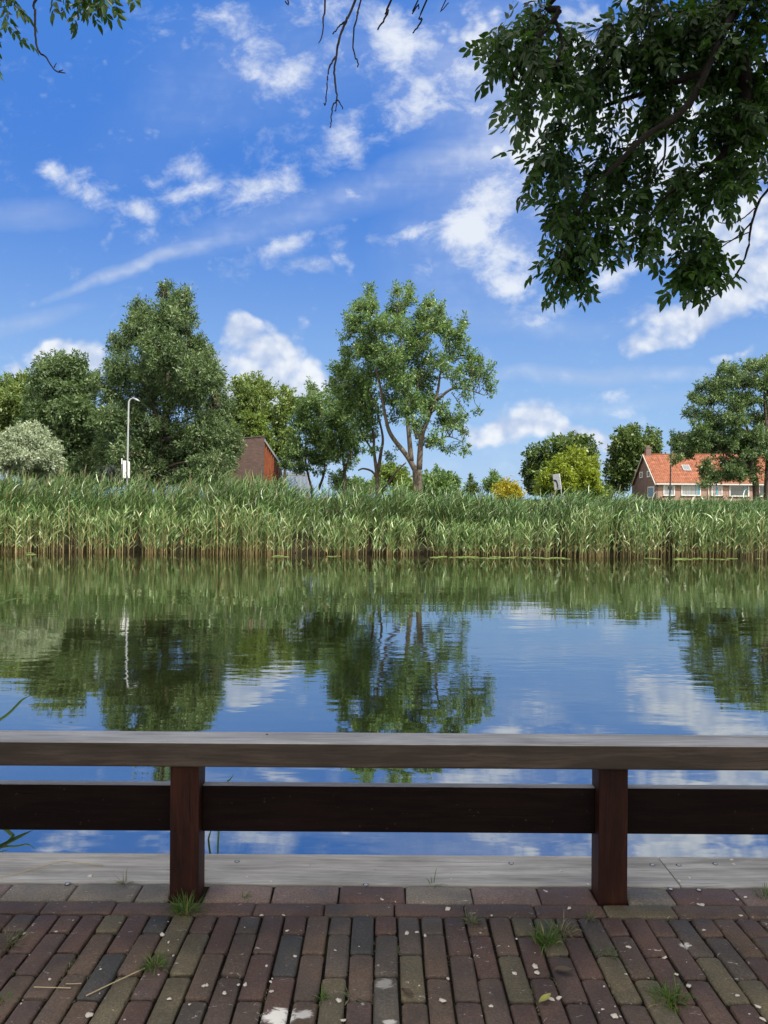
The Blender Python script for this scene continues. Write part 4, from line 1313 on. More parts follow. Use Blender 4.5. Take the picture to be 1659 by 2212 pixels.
def build_left_ash():
    base = np.array((-5.4, 0.2, 0.0))
    e = empty('ash_tree', base, 'second near ash showing only dark leaf sprays and one bare twig at upper left', 'tree', 'near trees overhanging the quay')
    trunk = Geo()
    V, Q = tube(curve([base + (0, 0, -0.2), base + (0.05, 0, 1.5), base + (0.1, 0.1, 4.0), base + (0.4, 0.2, 6.5), base + (0.5, 0.0, 9.0)], 6), np.linspace(0.26, 0.05, 25), 8)
    trunk.add(V, Q)
    trunk.build('trunk', M['bark'], e, smooth=True)
    limb, leaves, tw = Geo(), Geo(), Geo()
    skel = []

    def add_limb(pts, r0, r1):
        c = curve(pts, 6)
        V, Q = tube(c, np.linspace(r0, r1, len(c)), 6)
        limb.add(V, Q)
        skel.extend(c)

    Z8 = dict(ox=0.0, oy=0.0, sc=0.1984)
    D = 5.0
    fork = base + (0.2, 0.15, 4.6)
    add_limb([fork, np.array((-4.0, 3.0, 5.6)), np.array((-2.4, 4.8, 5.2)), np.array((-1.7, 5.0, 4.8)), np.array((-1.2, 5.05, 4.75))], 0.06, 0.01)
    add_limb([np.array((-3.6, 3.5, 5.6)), np.array((-3.0, 4.8, 4.7)), zz(Z8, -120, 100, D), zz(Z8, -40, 380, D)], 0.03, 0.006)
    for tgt in ((-8.0, -2.0, 7.8), (-5.0, -3.4, 7.4), (-7.5, 1.0, 7.4), (-5.8, -1.0, 9.2)):
        t_ = np.array(tgt)
        add_limb([fork, 0.5 * (fork + t_) + (0, 0, 0.5), t_], 0.08, 0.02)
    hidden = np.array(skel)
    tips, dirs = [], []
    for (x, y, n) in ((690, -230, 2), (840, -160, 4), (760, -260, 2), (1000, -240, 3), (1150, -220, 3), (1240, -280, 2), (900, -260, 2), (1540, -330, 2),
                      (-40, -120, 3), (-10, -90, 2), (-70, 210, 3), (-50, 260, 3), (-90, 330, 2)):
        for _ in range(max(1, n // 2)):
            tips.append(zz(Z8, x, y, D + rng.uniform(-0.15, 0.15)) + rng.normal(0, 0.015, 3))
            dirs.append(unit(np.array((rng.normal(0.1, 0.25), rng.normal(0, 0.3), -0.9))))
    src = [hidden[np.argmin(np.linalg.norm(hidden - p, axis=1))] for p in tips]
    whorls(leaves, limb, tips, dirs, 3, 0.95, src, 0.003)
    near_crown(leaves, limb, np.array((-6.4, -1.4, 7.6)), np.array((3.0, 3.0, 2.4)), 420, 1.4, 8, hidden)
    c = curve([np.array((-1.9, 4.95, 4.9))] + [zz(Z8, x, y, D) for (x, y) in ((412, -30), (385, 130), (380, 300), (400, 500), (440, 580), (500, 620), (560, 720), (620, 778), (680, 790), (715, 797))], 5)
    V, Q = tube(c + rng.normal(0, 0.001, c.shape), np.linspace(0.009, 0.003, len(c)), 6)
    tw.add(V, Q)
    for pl in (((590, 735), (600, 710), (615, 685)), ((640, 775), (670, 768), (688, 757)), ((615, 778), (605, 770), (600, 765))):
        V, Q = tube(curve([zz(Z8, x, y, D) for (x, y) in pl], 4), np.linspace(0.004, 0.002, 9), 6)
        tw.add(V, Q)
    tw.build('bare_twig', M['twig'], e, smooth=True)
    limb.build('limb', M['twig'], e, smooth=True)
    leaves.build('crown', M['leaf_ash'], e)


build_left_ash()

# ------------------------------------------------------------------ reeds
def ribbons(starts, dir0, length, width, droop, wind, tint, seg=3):
    """tapering blades: starts (N,3), dir0 (N,3); droop bends them down, wind pushes them sideways"""
    n = len(starts)
    p = starts.copy()
    d = unit(dir0)
    rows = []
    side = unit(np.cross(d, np.array((0.05, 0.0, 1.0)) + rng.normal(0, 0.35, (n, 3))))
    wprof = np.array((0.55, 1.0, 0.75, 0.06)) if seg == 3 else np.interp(np.linspace(0, 1, seg + 1), (0, 0.3, 0.7, 1), (0.55, 1.0, 0.75, 0.06))
    for k in range(seg + 1):
        w = (width * wprof[k] * 0.5)[:, None]
        rows.append(np.stack([p - side * w, p + side * w], axis=1))
        p = p + d * (length / seg)[:, None]
        d = unit(d + np.array((0, 0, -1.0)) * droop[:, None] + wind)
    V = np.stack(rows, axis=1).reshape(-1, 3)
    m = (seg + 1) * 2
    q = np.array([(2 * k, 2 * k + 1, 2 * k + 3, 2 * k + 2) for k in range(seg)])
    Q = (q[None] + (np.arange(n) * m)[:, None, None]).reshape(-1, 4)
    return V, Q, np.repeat(tint, m)


def shore_y(x):
    return 28.6 - 0.017 * (x + 14) + 0.22 * np.sin(x * 0.55 + 1.0) + 0.13 * np.sin(x * 1.7)


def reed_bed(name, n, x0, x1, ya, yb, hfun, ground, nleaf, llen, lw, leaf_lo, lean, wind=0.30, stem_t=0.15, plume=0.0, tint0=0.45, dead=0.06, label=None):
    x = rng.uniform(x0, x1, n)
    yy = shore_y(x) + rng.uniform(ya, yb, n)
    # clumping
    keep = (np.sin(x * 2.1 + np.sin(x * 0.7) * 2) * 0.5 + 0.5) * 0.8 + 0.2 > rng.random(n)
    x, yy = x[keep], yy[keep]
    n = len(x)
    z = ground(yy - shore_y(x))
    clump = 0.5 * np.sin(x * 0.9 + 0.5) + 0.35 * np.sin(x * 2.3 + yy) + 0.3 * np.sin(x * 5.1)
    h = hfun(x, yy) * (1 + 0.13 * clump) * rng.uniform(0.72, 1.12, n)
    ln = lean(x) + rng.normal(0, 0.08, n)
    ly = rng.normal(-0.02, 0.05, n)
    ts = np.linspace(0, 1, 4)
    g = Geo()
    # stems
    def at(t):
        return np.stack([x + ln * h * t ** 2, yy + ly * h * t ** 2, z + h * t * (1 - 0.12 * np.abs(ln) * t)], axis=-1)
    rows = []
    ang = rng.uniform(0, np.pi, n)
    s = np.stack([np.cos(ang), np.sin(ang), 0 * ang], axis=-1)
    s2 = np.stack([-np.sin(ang), np.cos(ang), 0 * ang], axis=-1)
    for sv in (s, s2):
        rr = [np.stack([at(t) - sv * w, at(t) + sv * w], axis=1) for t, w in zip((0.0, 0.4, 0.75, 1.0), (0.008, 0.007, 0.006, 0.003))]
        V = np.stack(rr, axis=1).reshape(-1, 3)
        q = np.array([(2 * k, 2 * k + 1, 2 * k + 3, 2 * k + 2) for k in range(3)])
        Q = (q[None] + (np.arange(n) * 8)[:, None, None]).reshape(-1, 4)
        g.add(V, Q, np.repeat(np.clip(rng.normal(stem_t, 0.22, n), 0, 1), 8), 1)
    # blades
    az0 = rng.uniform(0, 2 * np.pi, n)
    ctint = rng.normal(0, 0.1, n)
    for k in range(nleaf):
        f = leaf_lo + (1 - leaf_lo) * (k + rng.uniform(0, 0.9, n)) / nleaf
        p = at(np.clip(f, 0, 1)[:, None][:, 0])  if False else np.stack([x + ln * h * f ** 2, yy + ly * h * f ** 2, z + h * f * (1 - 0.12 * np.abs(ln) * f)], axis=-1)
        az = az0 + k * 2.6 + rng.normal(0, 0.5, n)
        tilt = rng.uniform(0.35, 0.95, n)
        d = np.stack([np.cos(az) * tilt + ln * 1.6, np.sin(az) * tilt, np.ones(n)], axis=-1)
        L = llen * rng.uniform(0.5, 1.2, n) * (1.08 - 0.7 * np.abs(f - 0.65))
        W_ = lw * rng.uniform(0.7, 1.2, n)
        dr = rng.uniform(0.02, 0.42, n) ** 1.0
        wd = np.stack([wind * np.ones(n), 0 * x, 0 * x], axis=-1) * rng.uniform(0.1, 1.2, (n, 1))
        t_ = np.clip(tint0 + ctint + rng.normal(0, 0.26, n), 0, 1)
        V, Q, T = ribbons(p, d, L, W_, dr, wd, t_)
        isdead = rng.random(n) < dead * (2.2 if k < 3 else 0.15)
        Qm = np.repeat(isdead, 3).astype(np.int32)
        g.V.append(V.astype(np.float32)); g.Q.append(Q.astype(np.int32) + g.n); g.T.append(T.astype(np.float32)); g.M.append(Qm); g.n += len(V)
    if plume:
        pi = np.nonzero(rng.random(n) < plume * np.clip((2.0 - x) / 14.0, 0.08, 1))[0]
        top = np.stack([x + ln * h, yy + ly * h, z + h * (1 - 0.12 * np.abs(ln))], axis=-1)[pi]
        for r_ in range(3):
            d = np.stack([ln[pi] * 0.6 + rng.normal(0.12, 0.10, len(pi)), rng.normal(0, 0.12, len(pi)), np.ones(len(pi))], axis=-1)
            V, Q, T = ribbons(top, d, rng.uniform(0.24, 0.44, len(pi)), rng.uniform(0.016, 0.03, len(pi)), rng.uniform(0, 0.15, len(pi)), np.zeros((len(pi), 3)), rng.random(len(pi)))
            g.add(V, Q, T, 2)
    o = g.build(name, [M['reed'], M['reed_stem'], M['plume']])
    tag(o, label, 'reeds', kind='stuff')
    return o


def bank(t):
    return np.interp(t, (0, 1.0, 2.0, 4.6, 8.6, 13), (ZW - 0.1, ZW - 0.05, -0.15, 0.4, 1.1, 1.6))


def h_tall(x, y):
    # taller at the left, lower to the right, as the outline runs
    top = np.interp(x, (-18, -8, -2, 2, 8, 16, 22), (2.34, 2.30, 2.12, 1.88, 1.70, 1.62, 1.52))
    return np.clip(top - bank(y - shore_y(x)), 0.9, 3.2)


def h_front(x, y):
    return np.interp(x, (-18, -6, -1, 0.2, 2.0, 5.0, 7.0, 22), (1.72, 1.75, 1.5, 1.3, 1.2, 1.3, 1.65, 1.72))


def lean_r(x):
    return np.interp(x, (-18, 0, 5, 20), (0.16, 0.12, 0.06, 0.12))


reed_bed('tall_reeds', 8600, -22, 22, 0.85, 5.6, h_tall, bank, 12, 0.60, 0.031, 0.28, lean_r, plume=0.34, tint0=0.30, label='tall green reeds leaning in the wind behind the shorter ones')  # default stem tint: green-brown, darkened further to paint in shade behind the front row
reed_bed('front_reeds', 3000, -22, 22, -0.25, 0.75, h_front, lambda t: np.full_like(t, ZW - 0.1), 13, 0.43, 0.031, 0.14, lambda x: np.full_like(x, 0.05), wind=0.10, stem_t=0.5, tint0=0.55, dead=0.10, label='shorter paler reeds standing in the water along the far bank')

# ------------------------------------------------------------------ lily pads
def build_pads():
    proto = None
    spots = []
    r2 = np.random.default_rng(3)
    for (x0, x1, n) in ((940, 1120, 22), (1000, 1230, 18), (1380, 1560, 12), (1540, 1650, 5), (40, 90, 3), (520, 620, 3), (700, 760, 2)):
        for _ in range(n):
            spots.append((r2.uniform(x0, x1), r2.uniform(0, 1)))
    for i, (px, s) in enumerate(spots):
        u, _ = UV(px, 1199)
        d = 27.6 - s * 1.5 - 0.004 * (px - 830) * 0.5
        x = u * d
        d = float(shore_y(np.array(x))) - 0.35 - s * 1.2
        x = u * d
        if proto is None:
            bm = bmesh.new()
            n = 18
            ring = []
            c = bm.verts.new((0, 0, 0.006))
            for k in range(n + 1):
                a = 0.16 + (2 * math.pi - 0.32) * k / n
                r_ = 0.15 * (1 + 0.03 * math.sin(k * 2.1))
                ring.append(bm.verts.new((r_ * math.cos(a), r_ * math.sin(a), 0.012 + 0.006 * math.sin(k * 1.3))))
            low = [bm.verts.new((v.co.x, v.co.y, v.co.z - 0.004)) for v in ring]
            lc = bm.verts.new((0, 0, 0.002))
            for k in range(n):
                bm.faces.new((c, ring[k], ring[k + 1]))
                bm.faces.new((lc, low[k + 1], low[k]))
                bm.faces.new((ring[k], low[k], low[k + 1], ring[k + 1]))
            o = bm_obj('lily_pad', bm, M['pad'])
            at = o.data.attributes.new('tint', 'FLOAT', 'POINT')
            at.data.foreach_set('value', np.linspace(0.2, 0.8, len(o.data.vertices)).astype(np.float32))
            proto = o
        else:
            o = proto.copy()
            link(o)
        o.location = (x, d, ZW + 0.002)
        o.rotation_euler = (0, 0, r2.uniform(0, 6.28))
        sc = r2.uniform(0.7, 1.35)
        o.scale = (sc, sc, 1)
        tag(o, 'round green lily pad floating on the water at the foot of the reeds', 'lily pad', 'lily pads along the far reeds')


build_pads()

# ------------------------------------------------------------------ lamps and sign
def lamp(base, top_z, arm, head_len, mat, label, lean=0.0, r=0.06, head_mat=None, drop=0.0):
    e = empty('street_lamp', base, label, 'street lamp')
    b = np.array(base, dtype=float)
    g = Geo()
    h = top_z - b[2]
    c = curve([b, b + (lean * 0.33, 0, h * 0.33), b + (lean * 0.7, 0, h * 0.7), b + (lean, 0, h - 0.30), b + (lean + 0.03, 0, h - 0.12), b + (lean + 0.45 * arm, 0, h - 0.02), b + (lean + arm, 0, h)], 6)
    V, Q = tube(c, np.interp(np.linspace(0, 1, len(c)), (0, 0.6, 1), (r * 1.15, r, r * 0.62)), 8)
    g.add(V, Q)
    V, Q = tube(np.array([b, b + (0, 0, 1.0)]), r * 1.5, 8)
    g.add(V, Q)
    g.build('pole', mat, e, smooth=True)
    bm = bmesh.new()
    p = b + (lean + arm, 0, h)
    n = 8
    prof = [(-0.05, 0.05, 0.05), (0.1, 0.10, 0.07), (0.45 * head_len, 0.15, 0.08), (0.85 * head_len, 0.12, 0.05), (head_len, 0.04, 0.02)]
    rings = []
    for (x, w, t) in prof:
        dz = -drop * (x / head_len)
        rings.append([bm.verts.new((p[0] + x, p[1] + w * math.cos(a), p[2] + dz + (t if math.sin(a) > 0 else t * 0.5) * math.sin(a))) for a in [2 * math.pi * k / n for k in range(n)]])
    for a, b_ in zip(rings[:-1], rings[1:]):
        for k in range(n):
            bm.faces.new((a[k], a[(k + 1) % n], b_[(k + 1) % n], b_[k]))
    bm.faces.new(rings[0][::-1])
    bm.faces.new(rings[-1])
    bm_obj('lamp_head', bm, head_mat or mat, e, smooth=True)
    return e


b = P(274, 1060, 36); b[2] = 1.1
L1 = lamp(b, P(285, 861, 36)[2], 0.22, 0.30, M['grey_steel'], 'slim white-grey street lamp with sign panels on its pole, left side', lean=0.06, r=0.038, drop=0.13)
def slab(name, px0, px1, py0, py1, d, th, mat, parent, bev=0.01):
    a, c = P(px0, py1, d), P(px1, py0, d)
    bm = bmesh.new()
    box(bm, (a[0], d, a[2]), (c[0], d + th, c[2]), bev, 2)
    return bm_obj(name, bm, mat, parent)
slab('sign_panel', 265.2, 272.0, 995, 1033, 35.86, 0.03, M['white_paint'], L1)
slab('sign_panel', 275.4, 279.2, 997, 1033, 35.9, 0.12, M['white_paint'], L1)
e = empty('marker_post', P(263, 1060, 37.5), 'thin white-topped marker post beside the sign panels of the pale lamp', 'post')
e.location.z = 1.1
g = Geo()
V, Q = tube(np.array([P(263, 1060, 37.5), P(263, 992, 37.5)]), 0.03, 6)
g.add(V, Q); g.build('shaft', M['roof_dark'], e)
slab('reflector', 262, 264.2, 990, 1003, 37.44, 0.02, M['white_paint'], e)

b = P(1447, 1080, 80); b[2] = 2.4
L2 = lamp(b, P(1462, 938, 80)[2], 1.0, 1.0, M['black_paint'], 'tall black street lamp in front of the orange-roofed house', lean=0.12, r=0.065, head_mat=M['grey_steel'])
slab('junction_box', 1444, 1452.5, 1050, 1057, 79.86, 0.2, M['black_paint'], L2)
b = P(1091, 1085, 110); b[2] = 2.7
lamp(b, P(1098, 1027, 110)[2], 0.75, 0.75, M['grey_steel'], 'distant thin street lamp above the golden tree', r=0.06)
b = P(1120, 1090, 135); b[2] = 2.7
lamp(b, P(1126, 1041, 135)[2], 0.9, 1.1, M['grey_steel'], 'farthest street lamp, only its arm showing beside the round trees', r=0.06)


def build_sign():
    d = 45.0
    foot = P(1214, 1085, d)
    e = empty('road_sign', (foot[0], foot[1], 1.8), 'white tilted road sign panel with a black bend mark among the reeds', 'road sign')
    top = P(1208, 1026, d)
    g = Geo()
    V, Q = tube(np.array([(foot[0] + 0.04, d, 1.7), P(1212, 1060, d), P(1208.5, 1030, d)]), 0.035, 8)
    g.add(V, Q)
    g.build('pole', M['grey_steel'], e, smooth=True)
    # panel in its own frame: turned about the vertical and leaning
    ang, tilt = R(-38), R(8)
    Mx = Matrix.Translation(Vector(P(1203.5, 1041, d - 0.08))) @ Matrix.Rotation(-tilt, 4, 'Y') @ Matrix.Rotation(ang, 4, 'Z')
    bm = bmesh.new()
    box(bm, (-0.22, -0.03, -0.46), (0.22, 0.03, 0.46), 0.012, 2)
    bmesh.ops.transform(bm, matrix=Mx, verts=bm.verts)
    panel = bm_obj('panel', bm, M['sign_face'], e)
    bm = bmesh.new()
    pts = []
    outer = [(0.045, -0.40), (0.05, -0.15), (0.02, 0.03), (-0.06, 0.14), (-0.20, 0.17)]
    inner = [(-0.20, 0.06), (-0.11, 0.03), (-0.055, -0.05), (-0.035, -0.18), (-0.03, -0.40)]
    co = curve([(x, z, 0) for x, z in outer], 4); ci = curve([(x, z, 0) for x, z in inner], 4)
    fr = [bm.verts.new((p[0], -0.034, p[1])) for p in list(co) + list(ci)]
    n = len(co)
    for k in range(n - 1):
        bm.faces.new((fr[k], fr[k + 1], fr[2 * n - 2 - k], fr[2 * n - 1 - k]))
    bmesh.ops.transform(bm, matrix=Mx, verts=bm.verts)
    bm_obj('bend_mark', bm, M['sign_black'], panel)


build_sign()

# ------------------------------------------------------------------ brick pavilion and picket fence
def build_pavilion():
    d = 57.0
    A = P(570, 943, d)           # near right top corner
    xr, ztop = A[0], A[2]
    yb = 65.3
    zback = P(603, 996, yb)[2]
    xl = P(440, 950, d)[0]
    zl = P(520, 947, d)[2]
    gz = 1.9
    e = empty('brick_pavilion', (xr - 2, d, gz), 'dark brown brick building with red timber side half hidden by the feathery tree', 'building')
    bm = bmesh.new()
    V = [(xl, d, gz), (xr, d, gz), (xr, d, ztop), (xl, d, zl - 0.3), (xl, d + 0.3, gz), (xr, d + 0.3, gz), (xr, d + 0.3, ztop), (xl, d + 0.3, zl - 0.3)]
    v = [bm.verts.new(p) for p in V]
    for f in ((0, 1, 2, 3), (5, 4, 7, 6), (1, 5, 6, 2), (4, 0, 3, 7), (3, 2, 6, 7), (0, 4, 5, 1)):
        bm.faces.new([v[k] for k in f])
    bm_obj('brick_wall', bm, M['pav_brick'], e)
    # coping
    bm = bmesh.new()
    V = [(xl, d - 0.05, zl - 0.3), (xr + 0.03, d - 0.05, ztop), (xr + 0.03, d - 0.05, ztop + 0.07), (xl, d - 0.05, zl - 0.23)]
    v0 = [bm.verts.new(p) for p in V]
    v1 = [bm.verts.new((p[0], d + 0.36, p[2])) for p in V]
    bm.faces.new(v0); bm.faces.new(v1[::-1])
    for k in range(4):
        bm.faces.new((v0[k], v1[k], v1[(k + 1) % 4], v0[(k + 1) % 4]))
    bmesh.ops.recalc_face_normals(bm, faces=bm.faces)
    bm_obj('coping', bm, M['roof_dark'], e)
    # timber side: boards and fins
    def zt(y):
        return ztop - 0.25 + (zback - ztop + 0.1) * (y - d) / (yb - d)
    bm = bmesh.new()
    v = [bm.verts.new(p) for p in ((xr - 0.28, d + 0.302, gz), (xr - 0.28, yb, gz), (xr - 0.28, yb, zt(yb)), (xr - 0.28, d + 0.302, zt(d + 0.302)),
                                   (xr - 0.45, d + 0.302, gz), (xr - 0.45, yb, gz), (xr - 0.45, yb, zt(yb)), (xr - 0.45, d + 0.302, zt(d + 0.302)))]
    for f in ((0, 1, 2, 3), (5, 4, 7, 6), (1, 5, 6, 2), (4, 0, 3, 7), (3, 2, 6, 7), (0, 4, 5, 1)):
        bm.faces.new([v[k] for k in f])
    bm_obj('timber_wall', bm, M['timber_red'], e)
    n = 9
    for k in range(n):
        y = d + 0.75 + (yb - d - 0.85) * k / (n - 1)
        bm = bmesh.new()
        box(bm, (xr - 0.278, y - 0.05, gz), (xr - 0.02, y + 0.05, zt(y) - 0.02))
        bm_obj('timber_fin', bm, M['timber_red'], e)
    # sloping roof with a zinc verge
    def sl(x0, x1, h0, h1, name, mat, y0=d + 0.362):
        bm = bmesh.new()
        v = [bm.verts.new(p) for p in ((x0, y0, zt(y0) + h0), (x1, y0, zt(y0) + h0), (x1, yb + 0.1, zt(yb + 0.1) + h0), (x0, yb + 0.1, zt(yb + 0.1) + h0),
                                       (x0, y0, zt(y0) + h1), (x1, y0, zt(y0) + h1), (x1, yb + 0.1, zt(yb + 0.1) + h1), (x0, yb + 0.1, zt(yb + 0.1) + h1))]
        for f in ((3, 2, 1, 0), (4, 5, 6, 7), (0, 1, 5, 4), (1, 2, 6, 5), (2, 3, 7, 6), (3, 0, 4, 7)):
            bm.faces.new([v[k] for k in f])
        bm_obj(name, bm, mat, e)
    sl(xl, xr - 0.06, 0.0, 0.12, 'roof', M['roof_dark'])
    sl(xr - 0.058, xr + 0.02, -0.03, 0.16, 'verge', M['zinc'])
    bm = bmesh.new()
    box(bm, (xl, yb - 0.3, gz), (xr - 0.452, yb, zt(yb) - 0.002))
    bm_obj('rear_wall', bm, M['pav_brick'], e)
    bm = bmesh.new()
    box(bm, (xl, d + 0.302, gz), (xl + 0.3, yb - 0.302, zt(yb) - 0.3))
    bm_obj('side_wall', bm, M['pav_brick'], e)
    bm = bmesh.new()
    c = P(606, 994, 67)
    box(bm, (c[0] - 0.15, 66.6, gz), (c[0] + 0.1, 67.2, c[2]))
    bm_obj('flue', bm, M['roof_dark'], e)


build_pavilion()


def build_pickets():
    d = 67.0
    a, c = P(600, 1018, d), P(668, 1021, d + 2)
    e = empty('picket_fence', (a[0], d, 2.0), 'bleached wooden picket fence right of the brick building', 'fence')
    bm = bmesh.new()
    n = 24
    for k in range(n):
        t = k / (n - 1)
        x = a[0] + (c[0] - a[0]) * t
        y = d + 2 * t
        h = a[2] + (c[2] - a[2]) * t + random.uniform(-0.05, 0.05)
        box(bm, (x - 0.035, y - 0.012, 1.9), (x + 0.035, y + 0.012, h))
    bm_obj('pickets', bm, M['picket'], e)
    for z in (2.4, a[2] - 0.3):
        g = Geo()
        V, Q = tube(np.array([(a[0] - 0.1, d + 0.05, z), (c[0] + 0.1, d + 2.05, z)]), 0.035, 4)
        g.add(V, Q)
        g.build('cross_bar', M['picket'], e)


build_pickets()


# ------------------------------------------------------------------ house
def build_house():
    Y0 = 108.0
    xg = P(1417.5, 1045, Y0)[0]
    ze = P(1417.5, 1043, Y0)[2]
    Y1 = 117.6
    Ym = 0.5 * (Y0 + Y1)
    zr = P(1400, 982, Ym)[2]
    X1 = xg + 34.0
    gz = 2.4
    e = empty('brick_house', (xg, Y0, gz), 'long low brick house with an orange tiled roof at the right', 'house')
    bm = bmesh.new()
    box(bm, (xg + 0.3, Y0, gz), (X1, Y0 + 0.3, ze))
    bm_obj('front_wall', bm, M['house_wall'], e)
    bm = bmesh.new()
    box(bm, (xg + 0.3, Y1 - 0.3, gz), (X1, Y1, ze - 0.1))
    bm_obj('back_wall', bm, M['house_wall'], e)
    for x0 in (xg, X1):
        bm = bmesh.new()
        pr = [(Y0, gz), (Y1, gz), (Y1, ze - 0.1), (Ym, zr - 0.12), (Y0, ze - 0.1)]
        s = 0.297
        v0 = [bm.verts.new((x0, y, z)) for y, z in pr]
        v1 = [bm.verts.new((x0 + s, y, z)) for y, z in pr]
        bm.faces.new(v0); bm.faces.new(v1[::-1])
        for k in range(5):
            bm.faces.new((v0[k], v1[k], v1[(k + 1) % 5], v0[(k + 1) % 5]))
        bmesh.ops.recalc_face_normals(bm, faces=bm.faces)
        bm_obj('gable_wall', bm, M['house_gable'], e)
    # pantiles: a waved, stepped sheet
    roof = Geo()
    tw, nrow = 0.30, 21
    for sgn in (-1, 1):
        ya, za = (Y0 - 0.45, ze - 0.05) if sgn < 0 else (Y1 + 0.45, ze - 0.05)
        sl = math.hypot(Ym - ya, zr - za)
        nx = int((X1 - xg + 0.8) / tw)
        xs = xg - 0.25 + np.arange(nx * 4 + 1) * tw / 4
        wave = np.tile([0.0, 0.045, 0.06, 0.02], nx + 1)[:len(xs)]
        dy, dz = (Ym - ya) / sl, (zr - za) / sl
        ny, nz = -dz * np.sign(dy) * 1.0, abs(dy)
        for r_ in range(nrow):
            t0, t1 = sl * r_ / nrow, sl * (r_ + 1.12) / nrow
            if r_ == nrow - 1: t1 = sl
            lift0, lift1 = 0.055, 0.005
            A = np.stack([xs, ya + dy * t0 + ny * (wave + lift0), za + dz * t0 + nz * (wave + lift0)], axis=-1)
            B = np.stack([xs, ya + dy * t1 + ny * (wave + lift1), za + dz * t1 + nz * (wave + lift1)], axis=-1)
            C = A - np.stack([0 * xs, ny * np.full_like(xs, 0.05), nz * np.full_like(xs, 0.05)], axis=-1)
            m = len(xs)
            V = np.concatenate([C, A, B])
            i = np.arange(m - 1)
            Q = np.concatenate([np.stack([i, i + 1, i + m + 1, i + m], -1), np.stack([i + m, i + m + 1, i + 2 * m + 1, i + 2 * m], -1)])
            tt = np.repeat(np.clip(rng.normal(0.5, 0.22, nx + 1), 0, 1), 4)[:m]
            roof.add(V, Q, np.tile(tt, 3))
    rf = roof.build('roof', M['tiles'], e)
    g = Geo()
    V, Q = tube(np.array([(xg - 0.25, Ym, zr + 0.05), (0.5 * (xg + X1), Ym, zr + 0.05), (X1 + 0.5, Ym, zr + 0.05)]), 0.12, 8)
    g.add(V, Q, 0.4)
    g.build('ridge_tiles', M['tiles'], rf)
    bm = bmesh.new()
    cx0, cx1 = P(1394, 990, Ym)[0], P(1403, 990, Ym)[0]
    zc = P(1398, 968, Ym)[2]
    cx0 = max(cx0, xg - 0.05)
    box(bm, (cx0, Ym - 0.35, zr - 0.4), (cx0 + 0.75, Ym + 0.35, zc))
    box(bm, (cx0 - 0.06, Ym - 0.41, zc + 0.002), (cx0 + 0.81, Ym + 0.41, zc + 0.12))
    box(bm, (cx0 + 0.2, Ym - 0.15, zc + 0.122), (cx0 + 0.5, Ym + 0.15, zc + 0.42))
    bm_obj('chimney', bm, M['house_gable'], rf)
    # gutter and fascia, barge boards
    bm = bmesh.new()
    box(bm, (xg - 0.2, Y0 - 0.62, ze - 0.30), (X1, Y0 - 0.42, ze - 0.08), 0.03)
    bm_obj('gutter', bm, M['cream_paint'], e)
    bm = bmesh.new()
    for (ya, yb_, za, zb) in ((Y0 - 0.5, Ym, ze - 0.12, zr + 0.05), (Y1 + 0.5, Ym, ze - 0.12, zr + 0.05)):
        v = [bm.verts.new(p) for p in ((xg - 0.36, ya, za - 0.22), (xg - 0.36, yb_, zb - 0.22), (xg - 0.36, yb_, zb), (xg - 0.36, ya, za),
                                       (xg - 0.27, ya, za - 0.22), (xg - 0.27, yb_, zb - 0.22), (xg - 0.27, yb_, zb), (xg - 0.27, ya, za))]
        for f in ((0, 1, 2, 3), (5, 4, 7, 6), (1, 5, 6, 2), (4, 0, 3, 7), (3, 2, 6, 7), (0, 4, 5, 1)):
            bm.faces.new([v[k] for k in f])
    bmesh.ops.recalc_face_normals(bm, faces=bm.faces)
    bm_obj('barge_board', bm, M['cream_paint'], e)
    S, OX, OY = 0.2063, 1316.7, 932.6

    def W(x0, x1, y0, y1, pane, mull=(), label=None):
        a = P(OX + x0 * S, OY + y1 * S, Y0)
        c = P(OX + x1 * S, OY + y0 * S, Y0)
        xa, xb, za, zb = a[0], c[0], a[2], c[2]
        bm = bmesh.new()
        t = 0.13
        yf, yb_ = Y0 - 0.09, Y0 - 0.003
        box(bm, (xa, yf, za), (xb, yb_, za + t))
        box(bm, (xa, yf, zb - t), (xb, yb_, zb))
        box(bm, (xa, yf, za + t), (xa + t, yb_, zb - t))
        box(bm, (xb - t, yf, za + t), (xb, yb_, zb - t))
        fr = bm_obj('window', bm, M['white_paint'], e)
        bm = bmesh.new()
        box(bm, (xa + t, Y0 - 0.035, za + t), (xb - t, Y0 - 0.004, zb - t))
        bm_obj('pane', bm, pane, fr)
        for (m0, m1) in mull:
            p0, p1 = P(OX + m0 * S, OY, Y0)[0], P(OX + m1 * S, OY, Y0)[0]
            bm = bmesh.new()
            box(bm, (p0, Y0 - 0.085, za + t), (p1, Y0 - 0.037, zb - t))
            bm_obj('sash', bm, M['teal_paint'], fr)
        bm = bmesh.new()
        box(bm, (xa - 0.08, Y0 - 0.16, za - 0.1), (xb + 0.08, Y0 - 0.003, za - 0.003))
        bm_obj('sill', bm, M['black_paint'], fr)

    W(562, 682, 557, 670, M['glass'], [(640, 648)])
    W(750, 955, 557, 670, M['glass'], [(905, 912), (930, 945)])
    W(1065, 1180, 565, 672, M['glass_pink'], [(1118, 1136)])
    W(1253, 1460, 555, 678, M['glass_dark'], [(1405, 1415), (1445, 1452)])
    W(1560, 1650, 565, 680, M['glass_dark'], [])
    W(1740, 1850, 560, 675, M['glass'], [])
    bm = bmesh.new()
    c = P(OX + 1033 * S, OY + 600 * S, Y0)
    box(bm, (c[0] - 0.08, Y0 - 0.14, gz), (c[0] + 0.08, Y0 - 0.004, ze - 0.31), 0.03)
    bm_obj('downpipe', bm, M['cream_paint'], e)
